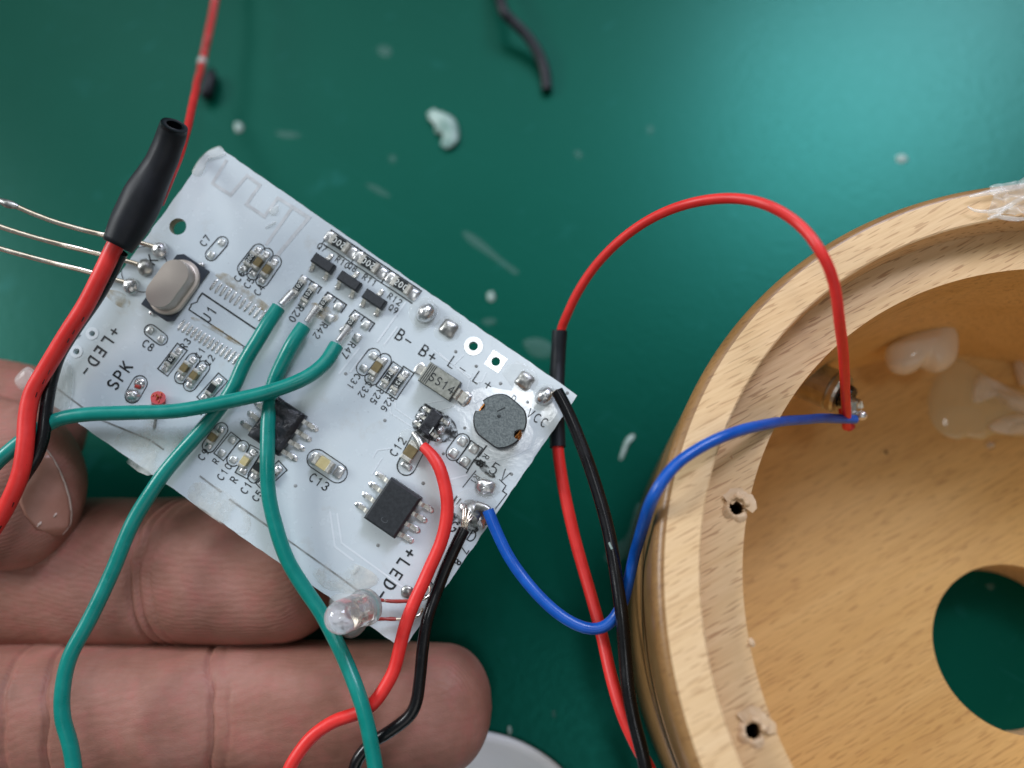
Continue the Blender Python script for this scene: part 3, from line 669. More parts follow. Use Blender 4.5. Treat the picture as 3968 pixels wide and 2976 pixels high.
# bare pads, solder blobs
def blob(p, rx, ry, h, ang=0, m='solder', name='solder_blob', jit=.12, sq=2.0, label=None, seg=20, rings=7):
    q = L(p); o = MB().add(*dome(0, 0, rx * K, ry * K, h, ang, seg, rings, jit, .001, sq)).ob(name, M[m], board, q, True)
    if label: o['label'] = label
    return o
blob(c5(425, 452), 36, 45, .13, -.25, label='tall shiny solder blob beside the three resistors', jit=.08)
blob(c5(660, 617), 33, 33, .05, 0, 'solderdull', sq=6, jit=.1, label='square solder-coated pad')
blob(c5(1475, 1178), 33, 33, .05, 0, 'solderdull', sq=6, jit=.12)
vcc = blob(c5(1690, 1340), 34, 42, .11, -.2, 'solder', jit=.1)
text('VCC', c5(1610, 1575), 'u', 32, board, wpx=3.6)
blob(k2(1225, 1490), 36, 30, .06, .3, 'solder', sq=4, jit=.2)
blob(k3(555, 640), 30, 24, .07, .4, 'solder', jit=.4); blob(k3(740, 790), 34, 24, .08, -.9, 'solder', jit=.4); blob(k3(600, 800), 26, 20, .06, .2, 'solder', jit=.4); blob(k3(800, 640), 30, 14, .07, -.3, 'solder', jit=.4)
blob(k3(650, 700), 54, 42, .12, -.4, 'solderdull', jit=.25, label='wide dull solder pool where black and blue wires meet')
blob(k2(590, 690), 20, 20, .09, 0, 'solder'); blob(k2(330, 465), 14, 12, .05); blob(k2(265, 505), 10, 9, .04); blob(k2(300, 560), 9, 9, .04); blob(k2(560, 820), 16, 12, .05, .4)
def ring_pad(p, r_in, r_out, square=False, name='ring_pad', m='padwhite', z=.004):
    q = L(p); v = []; f = []; N = 32
    for k in range(N):
        a = 2 * math.pi * k / N; c_, s_ = math.cos(a), math.sin(a); g = 1 / max(abs(c_), abs(s_)) if square else 1
        v += [Vector((c_ * r_in * K, s_ * r_in * K, z)), Vector((c_ * g * r_out * K, s_ * g * r_out * K, z)), Vector((c_ * r_in * K, s_ * r_in * K, -.09))]
    for k in range(N):
        j = (k + 1) % N; f += [(3 * k, 3 * k + 1, 3 * j + 1, 3 * j), (3 * k + 2, 3 * k, 3 * j, 3 * j + 2)]
    o = MB().add(v, f).ob(name, M[m], board, q); return o
ring_pad(c5(925, 805), 18, 37); ring_pad(c5(1165, 970), 18, 33, True)
ring_pad(c2(790, 1310), 11.5, 25, m='trace'); ring_pad(c2(655, 1465), 12.5, 25, m='trace')
text('L-', c5(760, 1015), 'u', 42, board, track=.45, wpx=3.2); text('L+', c5(1030, 1180), 'u', 42, board, track=.5, wpx=3.2)
text('B-', c5(185, 715), 'u', 40, board, track=.35, wpx=4.6); text('B+', c5(440, 885), 'u', 40, board, track=.35, wpx=4.6)
text('D7', c2(632, 1328), 'u', 28, board, m='inkfade')
text('+LED-', c2(860, 1465), '-v', 40, board, wpx=6, track=.5)
text('SPK', c1(790, 180), 'v', 42, board, wpx=6)
text('+LED-', c8(1480, 760), '-v', 40, board, wpx=6, track=.5)
text('5V', k3(1000, 170), 'u', 42, board, track=.5, wpx=3.4)
text('R1', k3(680, 260), '-v', 20, board); text('8', k2(1140, 1175), '-v', 24, board, wpx=5)
text('G', k3(395, 880), 'u', 36, board, wpx=4.5); text('D', k3(640, 1010), 'u', 38, board, wpx=4.2)
text('7', k3(545, 1195), '-v', 26, board); text('8', k3(450, 1345), '-v', 26, board, wpx=4.4)
text('K', c2(1300, 680), 'v', 40, board, wpx=4); text('S', c2(1352, 838), 'v', 20, board)
text('D', k2(1620, 240), 'u', 24, board, m='inkfade')
def silk(pl, wpx=3.4, m='ink', name='printed_line'):
    return MB().add(*ribbon(local_poly(pl), wpx * 1.3 * K, .0033, jit=.5)).ob(name, M[m], board)
silk([k3(520, 365), k3(690, 150)]); silk([k3(1000, 265), k3(1085, 345), k3(1040, 415), k3(1095, 455), k3(945, 650)])
silk([k3(855, 825), k3(785, 890), k3(740, 850), k3(690, 920)], 4); silk([k3(370, 600), k3(440, 490)], 5); silk([k3(440, 585), k3(490, 520)], 4)
silk([k2(1235, 915), k2(1120, 1070)], 4.4); silk([k2(1060, 1105), k2(950, 1300)], 4)
# receiver circle around the three leads
cq = L(c2(1240, 760)); mb = MB(); mb.add(*ribbon([(cq.x + 92 * K * math.cos(t * .2094), cq.y + 92 * K * math.sin(t * .2094)) for t in range(30)], 3 * K, .0031, closed=True)); mb.ob('printed_circle', M['ink'], board)

# traces raised under the mask, score groove, antenna
def trace(pls, wpx=7, m='trace', name='copper_trace', z=.003, jit=.15):
    mb = MB()
    for i, pl in enumerate(pls): mb.add(*ribbon(local_poly(pl), wpx * K, z + .0003 * (i % 4), jit=jit))
    return mb.ob(name, M[m], board)
trace([[c8(772, 95), c8(825, 465), c8(1020, 610)]]); trace([[c8(848, 115), c8(895, 425), c8(1560, 905)]])
trace([[c4(1580, 890), c4(1280, 1310)]]); trace([[c4(1490, 1155), c4(1350, 1345)]]); trace([[c4(1085, 1380), c4(870, 1650)]]); trace([[k1(1130, 340), k1(920, 620)]])
trace([[k1(1560, 990), k1(1610, 1330), k1(2000, 1580)]], 4); trace([[k1(1670, 1040), k1(1700, 1250), k1(2060, 1500)]], 4)
trace([[c5(500, 850), c5(640, 960), c5(900, 1130), c5(860, 1250), c5(905, 1400), c5(950, 1420), c5(1010, 1370)]], 4)
trace([[c5(560, 880), c5(930, 1190), c5(1010, 1190), c5(1060, 1090)]], 4); trace([[c5(820, 900), c5(720, 1000)]], 4)
trace([[k2(1080, 1040), k2(1250, 1140), k2(1500, 1090), k2(1660, 1040), k2(1850, 940), k2(1890, 780), k2(1830, 660)]], 5)
trace([[k2(680, 1400), k2(960, 1330)]], 5); trace([[k2(400, 300), k2(620, 260)], [k2(560, 400), k2(720, 360), k2(800, 300)]], 4)
trace([[c7(390, 520), c7(500, 345)], [c7(400, 340), c7(450, 260), c7(600, 240)]], 4)
trace([[c1(225, 152), c1(640, 460), c1(990, 605)], [c1(1005, 615), c1(1075, 665)], [k4(60, 905), k4(350, 1125)], [k4(480, 1235), k4(1060, 1645)], [c8(300, 380), c8(860, 780), c8(1075, 940)]], 6.5, 'groove', 'score_line', .0026, .3)
an = [c3(610, 275), c3(495, 465), c3(650, 565), c3(790, 400), c3(900, 480), c3(785, 645), c3(940, 750), c3(1055, 590), c3(1180, 670), c3(960, 985)]
trace([an], 13, 'antenna', 'antenna_trace', .0028, .1); trace([[c3(1180, 670), c3(1320, 760), c3(1020, 1120)]], 15, 'antenna', 'antenna_trace', .0031, .1)
for p in (k1(840, 655), k1(1510, 1455), c6(1520, 545), c7(455, 1280), c7(938, 615), c5(735, 865), c5(955, 1020), c5(1215, 1205), c5(1505, 1405), c5(1930, 1308), k2(925, 655), k2(620, 1025), k4(1420, 1040), k2(330, 1450), k3(1160, 195)):
    q = L(p); o = MB().add(*dome(q.x, q.y, 7 * K, 7 * K, .004, 0, 12, 3, .1, .001)).ob('via', M['groove'], board, smooth=True)
# flux, soot and glue left on the board
def stain(name, m, pts, h=.012, z=.0045): return MB().add(*pillow(local_poly(pts), h, z, 5, .15)).ob(name, M[m], board, smooth=True)
stain('flux_residue', 'flux', [c5(230, 420), c5(330, 300), c5(470, 290), c5(560, 420), c5(560, 560), c5(420, 610), c5(290, 590)], .03)
stain('flux_residue', 'flux', [c5(560, 520), c5(720, 470), c5(800, 560), c5(760, 720), c5(620, 760), c5(500, 680)], .02)
stain('flux_residue', 'flux', [c5(1240, 1080), c5(1370, 980), c5(1560, 1050), c5(1620, 1180), c5(1540, 1300), c5(1380, 1260), c5(1280, 1170)], .03)
stain('flux_residue', 'flux', [c5(1560, 1300), c5(1640, 1220), c5(1780, 1230), c5(1780, 1420), c5(1700, 1500), c5(1560, 1460)], .03)
stain('flux_residue', 'flux', [k3(400, 700), k3(440, 480), k3(620, 380), k3(900, 480), k3(960, 620), k3(800, 850), k3(560, 820)], .05)
stain('flux_residue', 'flux', [k3(690, 200), k3(860, 180), k3(1000, 300), k3(1010, 430), k3(860, 520), k3(690, 420)], .03)
stain('flux_residue', 'flux', [c7(680, 90), c7(800, 30), c7(960, 110), c7(960, 200), c7(820, 200), c7(720, 180)], .03)
stain('flux_residue', 'flux', [c4(540, 1130), c4(640, 1000), c4(760, 1000), c4(700, 1130), c4(600, 1190)], .02)
stain('brown_flux', 'fluxbrown', [c3(520, 1260), c3(620, 1240), c3(800, 1380), c3(980, 1520), c3(960, 1570), c3(840, 1500), c3(700, 1390)], .004)
stain('brown_flux', 'fluxbrown', [c2(1640, 1180), c2(1720, 1190), c2(1900, 1280), c2(2060, 1390), c2(2040, 1410), c2(1860, 1310)], .004)
stain('brown_flux', 'fluxbrown', [c2(890, 960), c2(990, 940), c2(1100, 1000), c2(1110, 1080), c2(1020, 1080)], .003)
stain('brown_flux', 'fluxbrown', [c4(560, 920), c4(640, 900), c4(860, 1000), c4(820, 1100), c4(640, 1060)], .004)
stain('soot_stain', 'soot', [k2(330, 320), k2(440, 350), k2(680, 480), k2(790, 600), k2(820, 780), k2(640, 860), k2(420, 830), k2(220, 700), k2(180, 560)], .006)
stain('soot_stain', 'soot', [k2(1060, 1120), k2(1160, 1120), k2(1300, 1250), k2(1360, 1360), k2(1260, 1350), k2(1100, 1200)], .006)
stain('soot_stain', 'soot', [k3(340, 740), k3(420, 700), k3(500, 800), k3(440, 870), k3(350, 840)], .006)
stain('soot_stain', 'soot', [k3(560, 900), k3(700, 870), k3(720, 940), k3(600, 980)], .006)
stain('white_residue', 'residue', [c6(0, 1120), c6(260, 1040), c6(560, 1160), c6(520, 1400), c6(200, 1640), c6(-160, 1330)], .008)
stain('white_residue', 'residue', [c1(1300, 880), c1(1500, 950), c1(1650, 1120), c1(1600, 1230), c1(1420, 1130), c1(1240, 980)], .010)
stain('white_residue', 'residue', [c8(560, 620), c8(1020, 640), c8(1300, 820), c8(1040, 960), c8(700, 900)], .006)
stain('glue_remnant', 'glue', [c1(350, 60), c1(470, 100), c1(470, 340), c1(420, 430), c1(330, 400), c1(310, 230)], .04)
stain('glue_remnant', 'glue', [c1(110, 180), c1(190, 120), c1(260, 200), c1(260, 290), c1(150, 280), c1(100, 230)], .06)
stain('glue_remnant', 'glue', [c3(320, 380), c3(370, 270), c3(450, 190), c3(550, 145), c3(592, 180), c3(600, 230), c3(470, 260), c3(400, 400)], .02)
stain('glue_remnant', 'glue', [c3(980, 700), c3(1060, 650), c3(1050, 730), c3(1000, 740)], .02); stain('glue_remnant', 'glue', [c3(945, 850), c3(1030, 790), c3(1035, 815)], .02)
stain('glue_remnant', 'glue', [c8(780, 1000), c8(1120, 960), c8(1230, 1080), c8(1230, 1200), c8(1100, 1400), c8(950, 1440), c8(800, 1300)], .10)
stain('glue_remnant', 'glue', [c8(1040, 670), c8(1090, 680), c8(1060, 750), c8(1020, 760)], .02)
def ragged(pts, th, z, m='glue', name='glue_fringe'):
    v, f = pillow(local_poly(pts), th, z, 5, .3, .8); return MB().add(v, f).ob(name, M[m], board, smooth=True)
M['pour'] = mat('mask_over_copper', (0.66, 0.73, 0.755), 0.14, 0, 1.0)
bump(M['pour'], noise_tex(M['pour'], coords(M['pour']), 16, 5), 0.12, 0.01)
def pour(pts):
    P = [L(p) for p in pts]; MB().add([Vector((p.x, p.y, .0018)) for p in P], [tuple(reversed(range(len(P))))]).ob('copper_area', M['pour'], board)
pour([k2(1000, 330), k2(985, 180), k2(1060, 110), k2(1260, 60), k2(1420, 100), k2(1600, 130), k2(1640, 20), k2(1760, 40), k2(1900, 130), k2(1960, 300), k2(1880, 420), k2(1840, 600), k2(1905, 690), k2(1890, 820), k2(1800, 960), k2(1560, 1060), k2(1280, 1120), k2(1150, 1000), k2(1040, 760), k2(860, 640), k2(850, 440), k2(740, 340), k2(780, 290), k2(880, 310)])
pour([k2(1500, 1110), k2(1860, 1000), k2(1960, 780), k2(2060, 800), k2(1930, 1020), k2(1640, 1430), k2(1540, 1390), k2(1450, 1200)])
pour([c7(940, 320), c7(1040, 210), c7(1190, 260), c7(1280, 420), c7(1480, 470), c7(1380, 640), c7(1190, 640), c7(1120, 760), c7(1000, 640), c7(960, 480)])
pour([c5(1650, 1500), c5(1820, 1380), c5(1890, 1450), c5(1800, 1560), c5(1720, 1659), c5(1640, 1600)])

# speaker terminals and stub of red wire
o = empty('speaker_terminal'); o.parent = board
a, b = L(c6(115, 650)), L(c6(40, 780)); pill(o, a, b, 30 * K)
MB().add(*dome(b.x, b.y, 28 * K, 26 * K, .045, .3, 18, 5, .2, .001)).ob('solder_blob', M['solder'], o, smooth=True)
MB().add(*dome(a.x, a.y, 24 * K, 22 * K, .03, .3, 16, 5, .2, .001)).ob('solder_blob', M['solder'], o, smooth=True)
v, f = tube([L(c6(70, 680), .05), L(c6(118, 695), .06)], .02, 8); MB().add(v, f).ob('wire_stub', M['redpaint'], o)
o = empty('cut_wire_stub'); o.parent = board; o['label'] = 'stub of cut red wire standing out of the board'
v, f = tube([L(c6(318, 850), .0), L(c6(312, 805), .12)], 27 * K, 16); MB().add(v, f).ob('insulation', M['wred2'], o, smooth=True)
mb = MB()
for k in range(9):
    a = k * .7; r = (.006 + .018 * (k % 3)); q = L(c6(312, 800), .12); mb.add(*tube([q + Vector((r * math.cos(a), r * math.sin(a), -.02)), q + Vector((r * 1.2 * math.cos(a), r * 1.2 * math.sin(a) + .01, .03))], .006, 5))
mb.ob('copper_strands', M['copper'], o)
v, f = tube([L(c6(290, 980), .03), L(c6(285, 1060), .025), L(c6(270, 1130), .01)], .014, 8); MB().add(v, f).ob('bare_lead', M['solderdull'], o, smooth=True)

# receiver leads at the left edge
for k, (pts, bl) in enumerate((([c2(-60, 120), c2(0, 172), c2(130, 215), c2(250, 268), c2(450, 345), c2(650, 405), c2(870, 460), c2(1080, 505), c2(1210, 535), c2(1330, 570)], c2(1375, 597)),
                ([c2(-60, 360), c2(0, 392), c2(250, 472), c2(500, 540), c2(820, 620), c2(1045, 678), c2(1180, 718)], c2(1248, 748)),
                ([c2(-60, 555), c2(0, 580), c2(350, 678), c2(740, 775), c2(905, 826), c2(1070, 872)], c2(1125, 907)))):
    n = len(pts); hs = [(.25 if i < n - 3 else (.12, .05, .04)[i - (n - 3)]) for i in range(n)]
    P = spline([tuple(L(p, h)) for p, h in zip(pts, hs)], .08)
    v, f = tube(P, .026, 8, True, 0.05, .6, (0, 0, 1)); o = MB().add(v, f).ob('component_lead', M['lead'], board, smooth=True)
    q = L(bl); MB().add(*dome(q.x, q.y, 36 * K, 31 * K, .075, -.5, 20, 7, .1, .001)).ob('solder_blob', M['solderdull' if k == 1 else 'solder'], o, smooth=True)
    if k == 0:
        q = spline([tuple(L(c2(-20, 160), .25)), tuple(L(c2(60, 195), .26)), tuple(L(c2(160, 225), .25))], .04)
        v, f = tube(q, [.02 + .024 * math.sin(math.pi * i / (len(q) - 1)) for i in range(len(q))], 10, True, .3); MB().add(v, f).ob('solder_lump', M['solderdull'], o, smooth=True)

# clear LED on its bent legs
def led():
    base = L(c8(1165, 1105), .24); tip = L(c8(785, 1268), .80)
    ax = (tip - base).normalized(); e1 = ax.cross(Vector((0, 0, 1))).normalized(); e2 = ax.cross(e1); ln_ = (tip - base).length
    o = empty('led_lamp'); o.parent = board; o['label'] = 'clear round LED lying on red-lacquered legs'
    prof = [(0, 0), (.178, 0), (.183, .01), (.183, .05), (.169, .06), (.166, .075), (.166, .11), (.160, .12), (.163, .135), (.163, .16), (.159, .17), (.158, ln_ - .158)] + [(.158 * math.cos(t * math.pi / 16), ln_ - .158 + .158 * math.sin(t * math.pi / 16)) for t in range(1, 8)] + [(0, ln_)]
    N = 36; v = []; f = []
    for r, z in prof:
        for k in range(N): a = 2 * math.pi * k / N; v.append(base + ax * z + e1 * (r * math.cos(a)) + e2 * (r * math.sin(a)))
    for i in range(len(prof) - 1):
        for k in range(N): j = (k + 1) % N; f.append((i * N + k, i * N + j, i * N + N + j, i * N + N + k))
    me = MB().add(v, f).ob('lens', M['ledglass'], o, smooth=True)
    bm = bmesh.new(); bm.from_mesh(me.data); bmesh.ops.remove_doubles(bm, verts=bm.verts, dist=1e-5); bmesh.ops.recalc_face_normals(bm, faces=bm.faces); bm.to_mesh(me.data); bm.free()
    MB().add(*tube([base + ax * .02 + e1 * .05, base + ax * .26 + e1 * .04], .022, 8)).ob('anode_post', M['lead'], o)
    mb = MB(); mb.add(*tube([base + ax * .02 - e1 * .045, base + ax * .24 - e1 * .04], .024, 8)); mb.add(*tube([base + ax * .24 - e1 * .03, base + ax * .27 - e1 * .02, base + ax * .31 - e1 * .01], [.03, .055, .06], 14)); mb.ob('reflector_cup', M['lead'], o)
    for sgn, p in ((0, [(1165, 1015, .24), (1290, 1035, .16), (1420, 1050, .12), (1560, 1050, .12), (1720, 1040, .14), (1820, 1000, .12), (1850, 920, .06), (1810, 850, .02)]),
                   (1, [(1190, 1235, .24), (1300, 1240, .15), (1420, 1240, .11), (1540, 1240, .10), (1680, 1220, .10), (1740, 1180, .07), (1760, 1130, .02)])):
        P = spline([tuple(L(c8(x, y), h)) for x, y, h in p], .05)
        q = MB().add(*tube(P, .016, 8)).ob('lead', M['lead'], o, smooth=True)
        k0, k1_ = (int(len(P) * .10), int(len(P) * .55)) if sgn == 0 else (int(len(P) * .14), int(len(P) * .5))
        MB().add(*tube(P[k0:k1_], [.0185 + .006 * noise.noise(Vector((i * .8, sgn, 0))) for i in range(k1_ - k0)], 10)).ob('lacquer_coat', M['redpaint'], q, smooth=True)
    q = L(c8(1600, 950)); MB().add(*dome(q.x, q.y, 26 * K, 24 * K, .03, 0, 18, 5, .1, .001)).ob('solder_blob', M['solderdull'], o, smooth=True)
    q = L(c8(1790, 900)); MB().add(*ribbon([(q.x + 30 * K * math.cos(t * .35), q.y + 30 * K * math.sin(t * .35)) for t in range(18)], 3 * K, .0033, closed=True)).ob('outline', M['ink'], o)
led()

# ---------------------------------------------------------------- wires
def W(pts):                                    # overview pixels + height over the board's plane (or ('z', height over the table))
    o = []
    for x, y, h in pts:
        p = at_z(x * D, y * D, h[1]) if isinstance(h, tuple) else bp(x * D, y * D, h); o.append(tuple(p))
    P = spline(o, .05); n = len(P)
    return [p + np.array(noise.noise_vector(Vector(p) * 1.7)) * .012 * min(1, i / 8, (n - 1 - i) / 8) for i, p in enumerate(P)]
def wire(name, pts, r, m, label, cat='wire', group='insulated wires', seg=16, rad=None, parent=None):
    P = W(pts); n = len(P); rr = rad or r
    if callable(rr): rr = [rr(i / (n - 1)) for i in range(n)]
    v, f = tube(P, rr, seg, jit=.03)
    o = MB().add(v, f).ob(name, M[m], parent, smooth=True)
    if label: o['label'] = label; o['category'] = cat; o['group'] = group
    o['path'] = 0; del o['path']
    return o, P
def bare(parent, pts, r, m='solder', name='bare_conductor', jit=.25):
    P = spline([tuple(bp(x * D, y * D, h)) for x, y, h in pts], .03); n = len(P)
    v, f = tube(P, r if not hasattr(r, '__len__') else [r[0] + (r[1] - r[0]) * i / (n - 1) for i in range(n)], 9, jit=jit)
    return MB().add(v, f).ob(name, M[m], parent, smooth=True)

g1, _ = wire('green_wire', [(602, 664, .13), (570, 712, .17), (532, 775, .14), (502, 840, .12), (455, 905, .12), (392, 978, .12), (335, 1050, .14), (290, 1122, .12), (243, 1230, .14), (192, 1340, .18), (150, 1420, .22), (134, 1485, .24), (135, 1545, .24), (150, 1605, .24), (158, 1659, .24), (166, 1720, .24), (190, 1850, .2), (240, 2020, .1), (300, 2200, -.2)],
           .075, 'wgreen', 'green wire soldered nearest the empty chip outline, curving down over the fingers')
bare(g1, [(606, 658, .12), (618, 646, .09), (632, 632, .06)], (.036, .046))
g2, _ = wire('green_wire', [(657, 704, .12), (628, 748, .16), (603, 800, .12), (588, 850, .10), (580, 910, .16), (577, 990, .22), (580, 1070, .22), (596, 1140, .20), (622, 1210, .17), (655, 1268, .14), (692, 1322, .12), (726, 1385, .14), (752, 1440, .2), (775, 1500, .28), (792, 1560, .30), (802, 1610, .30), (810, 1659, .30), (818, 1720, .28), (840, 1850, .2), (850, 2020, 0), (830, 2200, -.4)],
           .075, 'wgreen', 'green wire running straight down the board and behind the clear LED')
bare(g2, [(662, 696, .11), (673, 680, .09), (685, 664, .07)], (.034, .046))
g3, _ = wire('green_wire', [(727, 746, .13), (702, 784, .20), (655, 818, .27), (585, 846, .29), (500, 866, .29), (400, 885, .26), (300, 892, .22), (205, 893, .20), (140, 903, .18), (95, 922, .16), (50, 950, .18), (15, 980, .2), (-20, 1015, .2), (-90, 1090, .2), (-190, 1180, .3), (-320, 1280, .4)],
           .075, 'wgreen', 'green wire crossing over the other two green wires towards the thumb')
bare(g3, [(729, 738, .12), (742, 722, .09), (755, 706, .07)], (.032, .044))
r1, _ = wire('red_wire', [(914, 964, .10), (932, 982, .14), (950, 1012, .18), (962, 1060, .2), (964, 1110, .2), (953, 1170, .19), (925, 1235, .18), (898, 1295, .20), (877, 1350, .20), (865, 1395, .18), (848, 1455, .18), (812, 1513, .18), (777, 1538, .14), (721, 1559, .14), (671, 1594, .16), (634, 1643, .18), (618, 1680, .18), (600, 1730, .15), (560, 1850, .12), (530, 2000, 0), (520, 2200, -.4)],
           .066, 'wred', 'bright red wire leaving the board by the scorched chip, bending over a fingertip', rad=lambda t: .066 - .012 * max(0, 1 - t * 40))
bare(r1, [(913, 968, .10), (905, 950, .09), (893, 935, .05)], (.05, .03), 'solderdull')
k1w, _ = wire('black_wire', [(1003, 1143, .12), (988, 1172, .13), (962, 1230, .12), (942, 1282, .12), (924, 1338, .16), (914, 1400, .16), (908, 1465, .16), (901, 1515, .16), (884, 1548, .15), (842, 1579, .13), (804, 1602, .11), (775, 1634, .12), (764, 1660, .12), (748, 1720, .12), (725, 1850, .12), (715, 2000, 0), (720, 2200, -.4)],
            .062, 'wblack', 'black wire with bare strands soldered beside the blue wire, running over a fingertip')
for i, (dx, e) in enumerate(((-6, (1001, 1100, .10)), (-2, (1006, 1098, .11)), (2, (1020, 1108, .10)), (6, (1026, 1112, .09)), (3, (1014, 1100, .1)))):
    bare(k1w, [(1001 + dx, 1146 - dx * .3, .13), (1005 + dx, 1128, .16), e], .012, 'lead', 'copper_strand', 0.05)
k2w, _ = wire('black_wire', [(1203, 844, .18), (1218, 872, .19), (1240, 920, .2), (1268, 988, .24), (1292, 1060, .28), (1310, 1130, .32), (1328, 1220, .38), (1342, 1310, .46), (1350, 1400, .5), (1357, 1480, .55), (1370, 1560, .6), (1384, 1620, .65), (1394, 1665, .68), (1408, 1730, .7), (1440, 1860, .6), (1480, 2020, .2)],
            .064, 'wblack', 'black wire soldered at the board corner marked VCC, hanging past the wooden cup')
bare(k2w, [(1204, 846, .18), (1195, 850, .10)], .03, 'lead')
v, f = tube(spline([tuple(bp(x * D, y * D, .42 + .062)) for x, y in ((1316, 1172), (1318, 1178), (1322, 1186))], .02), .012, 6); MB().add(v, f).ob('insulation_nick', M['flake'], k2w, smooth=True)
bl, bpath = wire('blue_wire', [(1054, 1102, .14), (1072, 1145, .16), (1108, 1215, .2), (1150, 1272, .26), (1200, 1322, .3), (1248, 1350, .33), (1290, 1357, .34), (1322, 1340, .34), (1346, 1300, .34), (1360, 1250, .36), (1372, 1195, ('z', 2.75)), (1388, 1135, ('z', 3.25)), (1412, 1072, ('z', 3.62)), (1455, 1010, ('z', 3.66)), (1512, 966, ('z', 3.6)), (1580, 936, ('z', 3.5)), (1660, 915, ('z', 3.2)), (1740, 906, ('z', 2.7)), (1800, 904, ('z', 2.3)), (1846, 906, ('z', 2.05))],
             .058, 'wblue', 'blue wire looping from the board up over the wooden rim to the metal jack', rad=lambda t: .060 - .010 * t)
bare(bl, [(1056, 1102, .13), (1046, 1096, .12), (1030, 1092, .10)], (.04, .05), 'solderdull')
seg = [bpath[i] for i in range(4, 16)]
mb = MB(); v, f = tube([tuple(Vector(p) + BN * .030 + BU * .026) for p in [bpath[i] for i in range(3, 17)]], [.012 + .016 * math.sin(math.pi * i / 13) for i in range(14)], 8, jit=.4); mb.add(v, f); mb.ob('scorch_mark', M['wblack'], bl, smooth=True)

r2, rp = wire('red_wire', [(1829, 922, ('z', 1.95)), (1827, 885, ('z', 2.3)), (1823, 800, ('z', 3.15)), (1815, 700, ('z', 3.85)), (1800, 605, ('z', 4.2)), (1770, 540, ('z', 4.35)), (1722, 482, ('z', 4.3)), (1660, 443, ('z', 4.25)), (1590, 429, ('z', 4.1)), (1500, 437, ('z', 3.9)), (1420, 465, ('z', 3.6)), (1350, 510, ('z', 3.3)), (1290, 570, ('z', 3.0)), (1250, 630, ('z', 2.75)), (1225, 680, ('z', 2.55)), (1212, 718, ('z', 2.4)), (1206, 780, ('z', 2.3)), (1203, 850, -.42)],
          .049, 'wred', 'red wire arching from the jack over the wooden rim into a black sleeve', rad=lambda t: .049)
v, f = tube(W([(1203, 850, -.42), (1203, 900, -.36), (1206, 965, -.3), (1217, 1050, -.26), (1236, 1140, -.22), (1256, 1215, -.16), (1280, 1300, -.05), (1302, 1380, .1), (1321, 1460, .25), (1346, 1545, .4), (1372, 1605, .48), (1402, 1660, .52), (1430, 1720, .5), (1475, 1860, .4), (1530, 2020, .1)]), .063, 16)
MB().add(v, f).ob('thicker_length', M['wred'], r2, smooth=True)
P = W([(1209, 714, ('z', 2.4)), (1206, 780, ('z', 2.3)), (1203, 850, -.42), (1203, 905, -.36), (1205, 966, -.3)])
v, f = tube(P, [.086 + .007 * noise.noise(Vector((i * .4, 3, 0))) for i in range(len(P))], 18, True, .05); MB().add(v, f).ob('shrink_sleeve', M['sleeve'], r2, smooth=True)

rl, RLP = wire('red_wire', [(250, 528, .62), (218, 595, .60), (180, 670, .52), (132, 742, .42), (96, 800, .35), (70, 850, .32), (58, 905, .32), (53, 960, .34), (44, 1020, .34), (28, 1068, .3), (0, 1120, .24), (-50, 1190, .2), (-150, 1300, .2), (-280, 1420, .3)],
          .066, 'wred', 'red wire under the fat black sleeve, running over the thumb', rad=lambda t: .083)
prof = [(377, 270, 50), (369, 298, 54), (352, 343, 58), (336, 374, 62), (316, 411, 72), (295, 455, 75), (274, 495, 70), (254, 532, 58)]
P = spline([tuple(bp(x * D, y * D, .64 + (.28, .20, .12, .07, .04, .02, 0, 0)[i])) + (r * 7.75 / F,) for i, (x, y, r) in enumerate(prof)], .04)
R_ = [p[3] * (1 + .03 * noise.noise(Vector((i * .3, 0, 0)))) for i, p in enumerate(P)]
v, f = tube(P, R_, 28, False, .05); n = len(P)
vi, fi = tube(P[:12], [r * .60 for r in R_[:12]], 28, False); rim = [(k, (k + 1) % 28, len(v) + (k + 1) % 28, len(v) + k) for k in range(28)]
mb = MB(); b0 = len(v); mb.add(v + vi, f + [tuple(b0 + i for i in reversed(q)) for q in fi] + rim + [tuple(range((n - 1) * 28, n * 28))]); mb.ob('shrink_sleeve', M['sleeve'], rl, smooth=True)
kl, _ = wire('black_wire', [(262, 545, .56), (240, 590, .46), (205, 650, .38), (165, 708, .30), (128, 765, .24), (112, 815, .20), (104, 862, .20), (98, 905, .22), (92, 945, .22), (78, 985, .22), (52, 1030, .2), (20, 1080, .18), (-40, 1160, .15), (-130, 1260, .2), (-250, 1360, .3)],
          .064, 'wblack', 'black wire tucked beside the red one under the fat black sleeve')
mb = MB()
for a in (14, 17, 19, 26, 28, 31, 38, 41, 43, 44, 52, 57, 59, 66, 68):
    if a + 2 < len(RLP):
        off = (BU * (.74 + .2 * rnd()) + BN * .52).normalized() * .081
        mb.add(*tube([Vector(RLP[a]) + off, Vector(RLP[a + 1]) + off + BU * .006], [.003 + .006 * rnd(), .002 + .004 * rnd()], 6, True, .5))
mb.ob('print_mark', M['wblack'], rl, kind='stuff')
rt, _ = wire('red_wire', [(345, 440, .45), (358, 408, .42), (372, 372, .36), (388, 330, .2), (402, 285, -.1), (414, 235, -.6), (424, 190, -1.2), (437, 138, ('z', .9)), (449, 80, ('z', .8)), (462, 20, ('z', .7)), (472, -40, ('z', .7)), (490, -140, ('z', .5)), (530, -330, ('z', .1)), (600, -520, ('z', .06))],
          .058, 'wred2', 'thin red wire with a white band rising behind the fat black sleeve', rad=lambda t: .044 + .016 * t)
